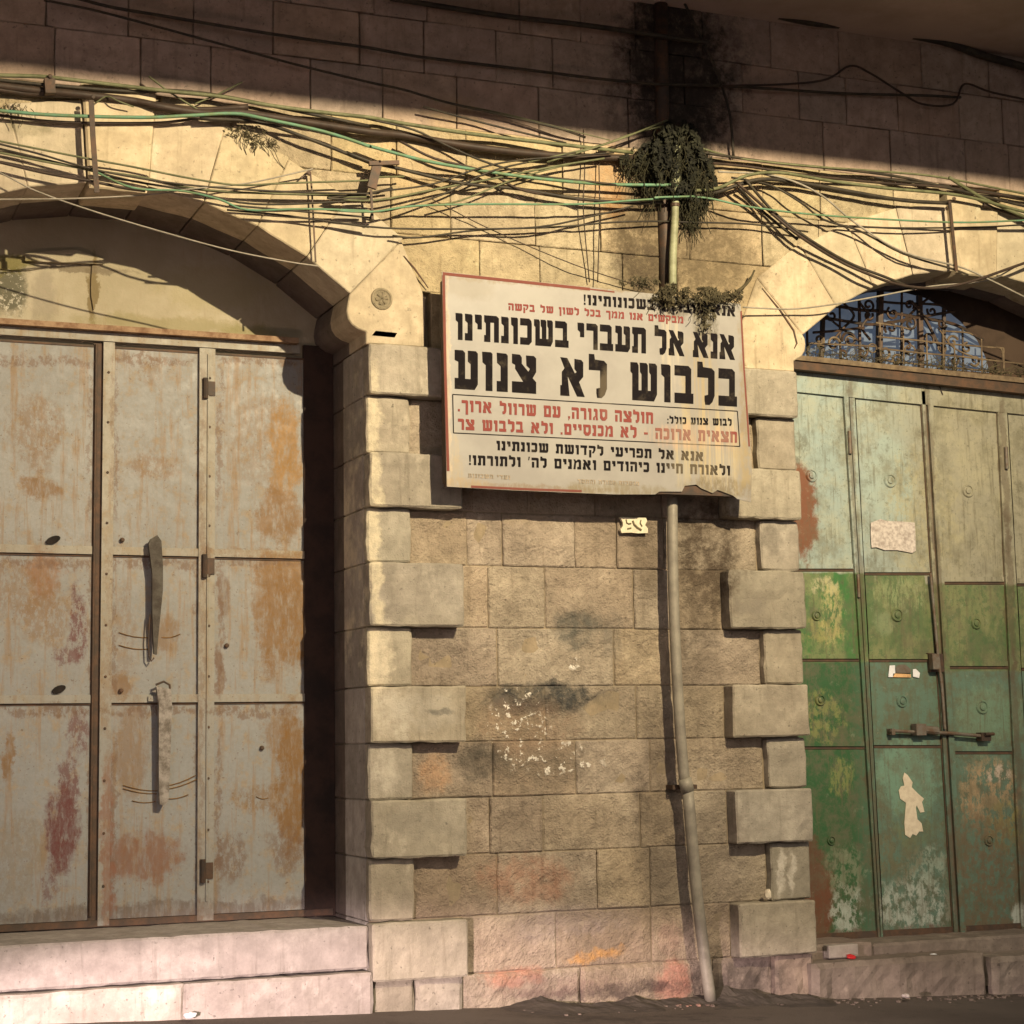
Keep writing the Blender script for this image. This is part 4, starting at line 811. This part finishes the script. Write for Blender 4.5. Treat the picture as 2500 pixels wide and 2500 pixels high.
cable(cA((400,-10),(600,40),(900,90),(1250,150),(1640,210),(1932,250))+cB((500,300),(1000,360),(1400,410),(1600,430))+cC((0,440),(350,450),(600,465),(1000,490),(1400,500),(1600,510)), .009, 'cable_dark', 'long black cable crossing the whole shadowed wall below the soffit', -.04)
cable(cB((330,-10),(900,80),(1340,130),(1932,215))+cC((250,215)), .016, 'cable_dark', 'thick black cable at the top centre ending over the sooty stain', -.04)
cable(cC((130,-10),(400,22),(800,112),(1100,142),(1500,215),(1700,285),(1932,350)), .026, 'cable_dark', 'very thick black cable along the edge of the overhang at top right', -.03)
cable(cC((350,450),(700,440),(900,415),(1020,345),(1120,380),(1280,480),(1400,545),(1560,545),(1620,440),(1750,480),(1932,520)), .007, 'cable_brown', 'looping loose brown wire on the shadowed wall at upper right', -.04)
cable(cC((140,-10),(260,240),(330,400),(390,600),(410,820)), .008, 'cable_dark', 'dark cable dropping from the top edge to the right side of the knot', -.04)
cable(cC((250,800),(600,850),(1000,890),(1300,930),(1600,1000),(1932,1080)), .009, 'cable_dark', 'black cable second from the top right of the knot', -.06)
cable(cC((250,780),(440,830),(800,870),(1200,900),(1500,930),(1932,1015)), .007, 'cable_olive', 'topmost olive cable leading right from the knot', -.07)
cable(cC((250,850),(500,875),(800,920),(1200,960),(1500,980),(1932,1040)), .008, 'cable_brown', 'brown cable below the topmost olive one on the right', -.05)
cable(cC((200,1000),(330,985),(480,920),(650,905),(900,945),(1200,985),(1600,1025),(1932,1110)), .010, 'cable_olive', 'thick olive cable humping up then running right from the knot', -.10)
cable(cC((200,1030),(330,1005),(550,940),(800,965),(1000,1000),(1300,1050),(1540,1065)), .012, 'cable_dark', 'thick black cable ending at the iron strap over the right arch', -.08)
cable(cC((330,900),(620,920),(850,1010),(1050,1170),(1300,1320),(1600,1400),(1760,1470),(1932,1555)), .006, 'cable_grey', 'pale cable sagging diagonally across the right arch to the edge', -.11)
cable(cC((400,930),(600,970),(760,1060),(880,1150),(1070,1210),(1300,1330),(1560,1410),(1640,1440)), .0065, 'cable_dark', 'black cable slanting down to the crown of the right arch', -.09)
cable(cC((430,960),(600,1110),(760,1240),(950,1360),(1100,1430),(1270,1490),(1450,1510),(1640,1480),(1932,1380)), .009, 'cable_brown', 'brown cable hanging in a deep loop in front of the right fanlight', -.12)
cable(cC((470,940),(620,1110),(770,1230),(1000,1370),(1200,1450),(1300,1490)), .009, 'cable_dark', 'black cable twinned with the deep brown loop at its left half', -.10)
cable(cC((440,985),(500,1050),(600,1140),(745,1255)), .009, 'cable_dark', 'short cut black cable end pointing down right of the knot', -.06)
cable(cC((890,1185),(1300,1195),(1700,1190),(1932,1178)), .0055, 'cable_dark', 'thin black cable crossing the right arch stones below the light green one', -.06)
cable(cC((460,1610),(700,1620),(900,1600),(1130,1560),(1450,1500),(1740,1470),(1932,1375)), .005, 'cable_grey', 'thin pale wire from the sign corner across the fanlight top', -.09)
cable(cB((1150,850),(1500,740),(1780,630)), .006, 'cable_olive', 'upper of two olive strands climbing to the top of the knot', -.10)
cable(cB((1050,850),(1400,770),(1600,700),(1760,660)), .005, 'cable_olive', 'lower of two olive strands climbing to the top of the knot', -.09)
cable(cB((200,620),(450,680),(640,770),(860,860),(1100,920),(1400,955),(1650,985)), .0065, 'cable_dark', 'black cable leaving the thick bundle and crossing the green rope', -.08)
cable(cB((380,740),(560,830),(830,900),(1000,990),(1200,1030),(1350,1050)), .0075, 'cable_brown', 'brown cable crossing down from the bundle toward the conduit', -.07)
cable(cB((230,1110),(340,1100),(600,1020),(850,900),(1100,840),(1300,800)), .0055, 'cable_dark', 'black wire rising from the hanging clamp up into the bundle', -.09)
cable(cB((560,1075),(700,1050),(950,950),(1150,890),(1320,850)), .005, 'cable_olive', 'olive wire rising steeply into the bundle left of the knot', -.08)
cable(cB((500,560),(800,640),(1000,690),(1250,750)), .006, 'cable_dark', 'short black cable right at the shadow edge above centre', -.05)
cable(cB((560,525),(900,590),(1300,690),(1480,735)), .003, 'cable_olive', 'thin wire following the shadow edge above centre', -.05)
cable(cB((1340,680),(1347,900),(1340,1100),(1372,1480)), .0035, 'cable_brown', 'left of two thin vertical wires dropping to the sign top', -.04)
cable(cB((1420,780),(1425,1100),(1415,1480)), .0035, 'cable_brown', 'right of two thin vertical wires dropping to the sign top', -.04)
cable(cB((540,1040),(850,1200),(1300,1390),(1700,1520)), .003, 'cable_brown', 'thin wire slanting down to the sign top edge', -.05)
cable(cA((780,400),(900,490),(1080,600)), .005, 'cable_olive', 'short twig-like wire sticking up from the left bundle', -.05)
cable(cA((1020,545),(1150,490),(1270,430)), .0045, 'cable_olive', 'short wire end pointing up right over the left bundle', -.05)
cable(cA((700,560),(620,530),(560,505),(500,540)), .004, 'cable_olive', 'loose wire end curling beside the iron strap at left', -.08)
cable(cC((1540,930),(1650,1000),(1760,1060),(1932,1135)), .011, 'cable_olive', 'thick olive cable joining the bundle at the right edge', -.08)
cable(cC((1720,1075),(1800,1100),(1932,1140)), .011, 'cable_brown', 'thick brown cable at the right edge beneath the olive ones', -.06)
cable(cC((1150,930),(1350,955),(1600,985),(1932,1035)), .007, 'cable_dark', 'black cable merging into the bundle at the right edge', -.05)

# ---------------------------------------------------------------- brackets and clamps
def bracket(parts, label, mat='iron'):
    pts0 = parts[0][0]; x, z = W(*pts0[0], -.08)
    t = thing('cable_bracket', label, 'bracket', (x, -.06, z), 'iron cable brackets')
    for pts, w, y, th in parts:
        m_ = MB()
        for a, b in zip(pts[:-1], pts[1:]): m_.bar(W(*a, y), W(*b, y), w, th, y)
        m_.build('strap', M[mat], t)
    xx, zz = W(*pts0[0], -.08); MB().lathe_y(xx, zz, [(.012, parts[0][2]-.000), (.011, parts[0][2]-.008), (.006, parts[0][2]-.01)], 8).build('bolt', M['iron'], t)
    return t
bracket([([(223, 244), (227, 330), (237, 470)], .026, -.125, .008)], 'dark iron strap hanging straight down over the left arch keystone', 'iron')
bracket([([(121, 190), (124, 226)], .05, -.10, .05)], 'small black clamp gripping the top cables at the left edge')
bracket([([(922, 400), (908, 458)], .05, -.11, .02), ([(902, 398), (975, 396)], .022, -.12, .02), ([(906, 462), (910, 535)], .012, -.10, .008)], 'black T-shaped clamp dangling from a cable left of centre')
bracket([([(758, 420), (762, 470), (771, 640)], .008, -.05, .006), ([(735, 435), (750, 420), (764, 412)], .008, -.06, .006)], 'thin hooked wire bracket above the left arch haunch')
bracket([([(2319, 490), (2326, 560), (2336, 662)], .020, -.12, .008)], 'dark iron strap hanging over the right arch keystone')

# ---------------------------------------------------------------- plants
def weed(name, label, blobs, nleaf, nstem, y0, hang, mats=('leaf', 'dryleaf'), seed=1, ls=.022):
    rnd = random.Random(seed); x, z = W(*blobs[0][:2], y0)
    t = thing(name, label, 'plant', (x, y0, z)); lm = MB(); sm = MB()
    for i in range(nleaf):
        b = blobs[rnd.randrange(len(blobs))] if rnd.random() < .5 else blobs[0]
        a = rnd.uniform(0, 2*math.pi); rr = math.sqrt(rnd.random())**.8; px = b[0]+b[2]*rr*math.cos(a); py = b[1]+b[3]*rr*math.sin(a)
        if noise.noise(Vector((px*.05, py*.022, seed)))+.5*noise.noise(Vector((px*.15, py*.06, seed))) < -.10: continue
        yy = y0-rnd.uniform(-.02, b[4]); X, Z = W(px, py, yy); s = ls*rnd.uniform(.5, 1.3)
        th = rnd.uniform(0, 6.28); tilt = rnd.uniform(-.9, .9); dx, dz = math.cos(th)*s, math.sin(th)*s
        lm.add([(X-dx, yy, Z-dz), (X+dz*.4, yy-tilt*s*.6, Z-dx*.4), (X+dx, yy+tilt*s*.3, Z+dz), (X-dz*.4, yy+tilt*s*.6, Z+dx*.4)], [(0, 1, 2, 3)])
    for i in range(nstem):
        b = blobs[rnd.randrange(len(blobs))]; a = rnd.uniform(0, 2*math.pi); rr = rnd.random()
        px = b[0]+b[2]*rr*math.cos(a)*1.05; py = b[1]+b[3]*rr*math.sin(a); yy = y0-rnd.uniform(0, b[4]); pts = []
        L = rnd.uniform(10, 38)+(rnd.random() < .08)*40; dr = rnd.uniform(-.5, .5)
        for k in range(5):
            u = k/4; X, Z = W(px+dr*L*u+3*math.sin(u*7+i), py+hang*L*u, yy-.01*math.sin(u*5)); pts.append((X, yy-.01*math.sin(u*5), Z))
        sm.tube(pts, .0022, 3)
    lm.build('foliage', M[mats[0]], t)['kind'] = 'stuff'; sm.build('stems', M[mats[1]], t)['kind'] = 'stuff'; return t
weed('hanging_weed', 'dark shaggy weed knot clogging the cable junction above the sign', [(1655, 385, 62, 82, .15), (1700, 420, 42, 75, .13), (1590, 380, 52, 34, .10), (1650, 322, 50, 28, .08), (1690, 485, 42, 26, .07), (1600, 455, 34, 20, .06), (1550, 392, 36, 16, .05), (1725, 440, 24, 50, .08), (1690, 515, 14, 30, .04)], 4400, 1000, -.03, 1.15, ('leaf', 'leafstem'), 3, .019)
weed('wall_weed', 'dry brown weed drooping over the top right of the sign', [(1700, 722, 90, 20, .12), (1728, 758, 24, 46, .08), (1625, 728, 34, 20, .08), (1785, 720, 36, 13, .05), (1640, 708, 26, 16, .06), (1560, 688, 50, 12, .04)], 1700, 260, -.19, .55, ('dryleaf', 'dryleaf'), 5, .014)
weed('wall_weed', 'thin dry tuft growing under the top cables at the left arch', [(600, 320, 60, 16, .03), (640, 345, 40, 12, .03), (30, 262, 50, 18, .05)], 160, 90, .0, .8, ('dryleaf', 'dryleaf'), 9, .010)
# twig right of sign top
tw = thing('wall_twig', 'bare curved twig beside the top right corner of the sign', 'twig', (*[W(1800, 730, -.08)[0]], -.08, W(1800, 730, -.08)[1]))
MB().tube(spline(px3([(1785, 722), (1815, 700), (1832, 680), (1842, 660)], -.08), 4), [.009]*9+[.006]*4, 6).build('stem', M['dryleaf'], tw)

# ---------------------------------------------------------------- small things
def flat_thing(name, label, cat, pts, y, t, mat, grp=None):
    P_ = [W(px, py, y) for px, py in pts]; o = MB().prism(P_, y, t).build(name, M[mat]); return tag(o, label, cat, grp)
hp_ = thing('house_number_plate', 'small cream scroll-edged house number plate just below the sign', 'number plate', (*[W(1550, 1283, .03)[0]], .03, W(1550, 1283, .03)[1]))
pl0 = [(1514, 1262), (1545, 1264), (1577, 1264), (1580, 1272), (1575, 1282), (1582, 1290), (1582, 1301), (1558, 1302), (1540, 1300), (1518, 1301), (1515, 1293), (1521, 1284), (1521, 1276)]
MB().prism([W(a, b, .015) for a, b in pl0], .015, .02).build('plate', M['plate'], hp_)
def nmark(pts, r=.0045): MB().tube(px3(pts, .012), r, 5).build('numeral', M['platemark'], hp_)
nmark([(1529, 1268), (1530, 1276), (1535, 1279), (1541, 1278)], .004); nmark([(1532, 1291), (1541, 1289)], .004); nmark([(1545, 1271), (1548, 1280), (1556, 1288), (1566, 1294)], .006); nmark([(1565, 1270), (1563, 1277), (1568, 1285)], .004)
pn = tag(flat_thing('paper_notice', '', 'paper', [(2126, 1276), (2140, 1271), (2150, 1267), (2165, 1272), (2200, 1273), (2233, 1276), (2235, 1300), (2236, 1344), (2228, 1350), (2190, 1343), (2160, 1343), (2140, 1336), (2128, 1337), (2126, 1310)], Y-.012 if False else RR-.012, .002, 'paper'), 'torn rectangular white paper notice stuck on the mint upper panel of the right door', 'paper')
st = thing('sticker', 'half-torn white and orange sticker with dark remains on the green door', 'sticker', (*[W(2205, 1640, RR)[0]], RR-.01, W(2205, 1640, RR)[1]))
MB().prism([W(a, b, RR-.012) for a, b in ((2170, 1641), (2172, 1625), (2185, 1624), (2186, 1642), (2180, 1653), (2169, 1653))], RR-.012, .002).build('sticker_corner', M['white'], st)
MB().prism([W(a, b, RR-.012) for a, b in ((2181, 1644), (2224, 1646), (2224, 1654), (2180, 1653))], RR-.012, .002).build('sticker_band', simple('orange_print', (.7, .42, .2)), st)
MB().prism([W(a, b, RR-.012) for a, b in ((2187, 1628), (2200, 1622), (2212, 1624), (2224, 1634), (2224, 1643), (2188, 1643))], RR-.012, .0015).build('sticker_remains', M['greyiron'], st)
MB().prism([W(a, b, RR-.012) for a, b in ((2229, 1634), (2236, 1633), (2246, 1643), (2244, 1655), (2229, 1652))], RR-.012, .002).build('sticker_corner', M['white'], st)
flat_thing('paint_flake', 'tall ragged cream paint flake on the lower middle panel of the green door', 'paint patch', [(2208, 1886), (2216, 1892), (2228, 1910), (2226, 1922), (2244, 1940), (2256, 1950), (2251, 1958), (2257, 1982), (2247, 1984), (2238, 1966), (2236, 1972), (2240, 2000), (2250, 2010), (2254, 2030), (2244, 2030), (2237, 2040), (2228, 2036), (2222, 2046), (2210, 2038), (2208, 2010), (2212, 1960), (2198, 1950), (2194, 1930), (2200, 1920), (2208, 1918), (2204, 1900)], RR-.010, .002, 'cream')
# litter
def litter(label, px, py, mat, size, seed, y=-.14, flat=.5, zoff=0.0, cat='litter'):
    rnd = random.Random(seed); x, z = W(px, py, y); bm = bmesh.new(); bmesh.ops.create_icosphere(bm, subdivisions=2, radius=size)
    for v in bm.verts:
        n = noise.noise(v.co*30+Vector((seed, 0, 0))); v.co *= 1+.6*n; v.co.z *= flat
    me = bpy.data.meshes.new('litter'); bm.to_mesh(me); bm.free(); me.materials.append(M[mat]); o = bpy.data.objects.new('litter', me); COL.objects.link(o); o.location = (x, y, z+zoff); return tag(o, label, cat, 'bits of litter on the ground')
litter('crumpled white tissue at the foot of the left step', 465, 2478, 'white', .032, 1, -.16)
litter('crushed red wrapper lying on the right step by the loose sill piece', 2076, 2336, 'redp', .028, 2, .02)
litter('white paper scrap on the right step under the middle leaf', 2278, 2332, 'white', .022, 3, .02)
litter('small pale scrap on the asphalt below the right step', 2212, 2430, 'paper', .024, 4, -.25)
litter('folded cream paper cone wedged on the right quoin ledge', 1874, 2184, 'cream', .022, 5, -.03, 1.3)
# rubble and dirt along the wall foot
rub = MB(); rnd = random.Random(4)
for i in range(200):
    px = rnd.uniform(1250, 2500); x, z = W(px, 2435, 0); y = -abs(rnd.gauss(0, .10))-.04; x += rnd.uniform(-.05, .05)
    if x > 5.4: y -= .08
    s = rnd.uniform(.003, .010); zz = gz(x); rub.box(x-s, x+s*.8, y-s, y+s, zz-.003, zz+s*rnd.uniform(.5, 1.2))
o = rub.build('rubble', M['dstep']); o['kind'] = 'stuff'; o['label'] = 'loose grit and stone crumbs along the foot of the wall'

nx, ny = 90, 10; V = []
for j in range(ny+1):
    for i in range(nx+1):
        X = 3.6+1.95*i/nx; yv = .02-.42*j/ny; e = min(1, i/12, (nx-i)/6)*(1-j/ny)**1.3
        h = e*max(0, .035+.075*noise.noise(Vector((X*2.3, yv*3, 1)))+.03*noise.noise(Vector((X*9, yv*12, 5)))+.012*noise.noise(Vector((X*40, yv*40, 2))))
        V.append((X, yv, gz(X)-.004+h))
dh = mk('dirt_bank', V, [(j*(nx+1)+i, (j+1)*(nx+1)+i, (j+1)*(nx+1)+i+1, j*(nx+1)+i+1) for j in range(ny) for i in range(nx)], simple('dark_dirt', (.085, .07, .057), .95, c2=(.05, .041, .034), scale=9, bump=.8))
dh['kind'] = 'stuff'; dh['label'] = 'bank of dark dirt built up along the foot of the pier'
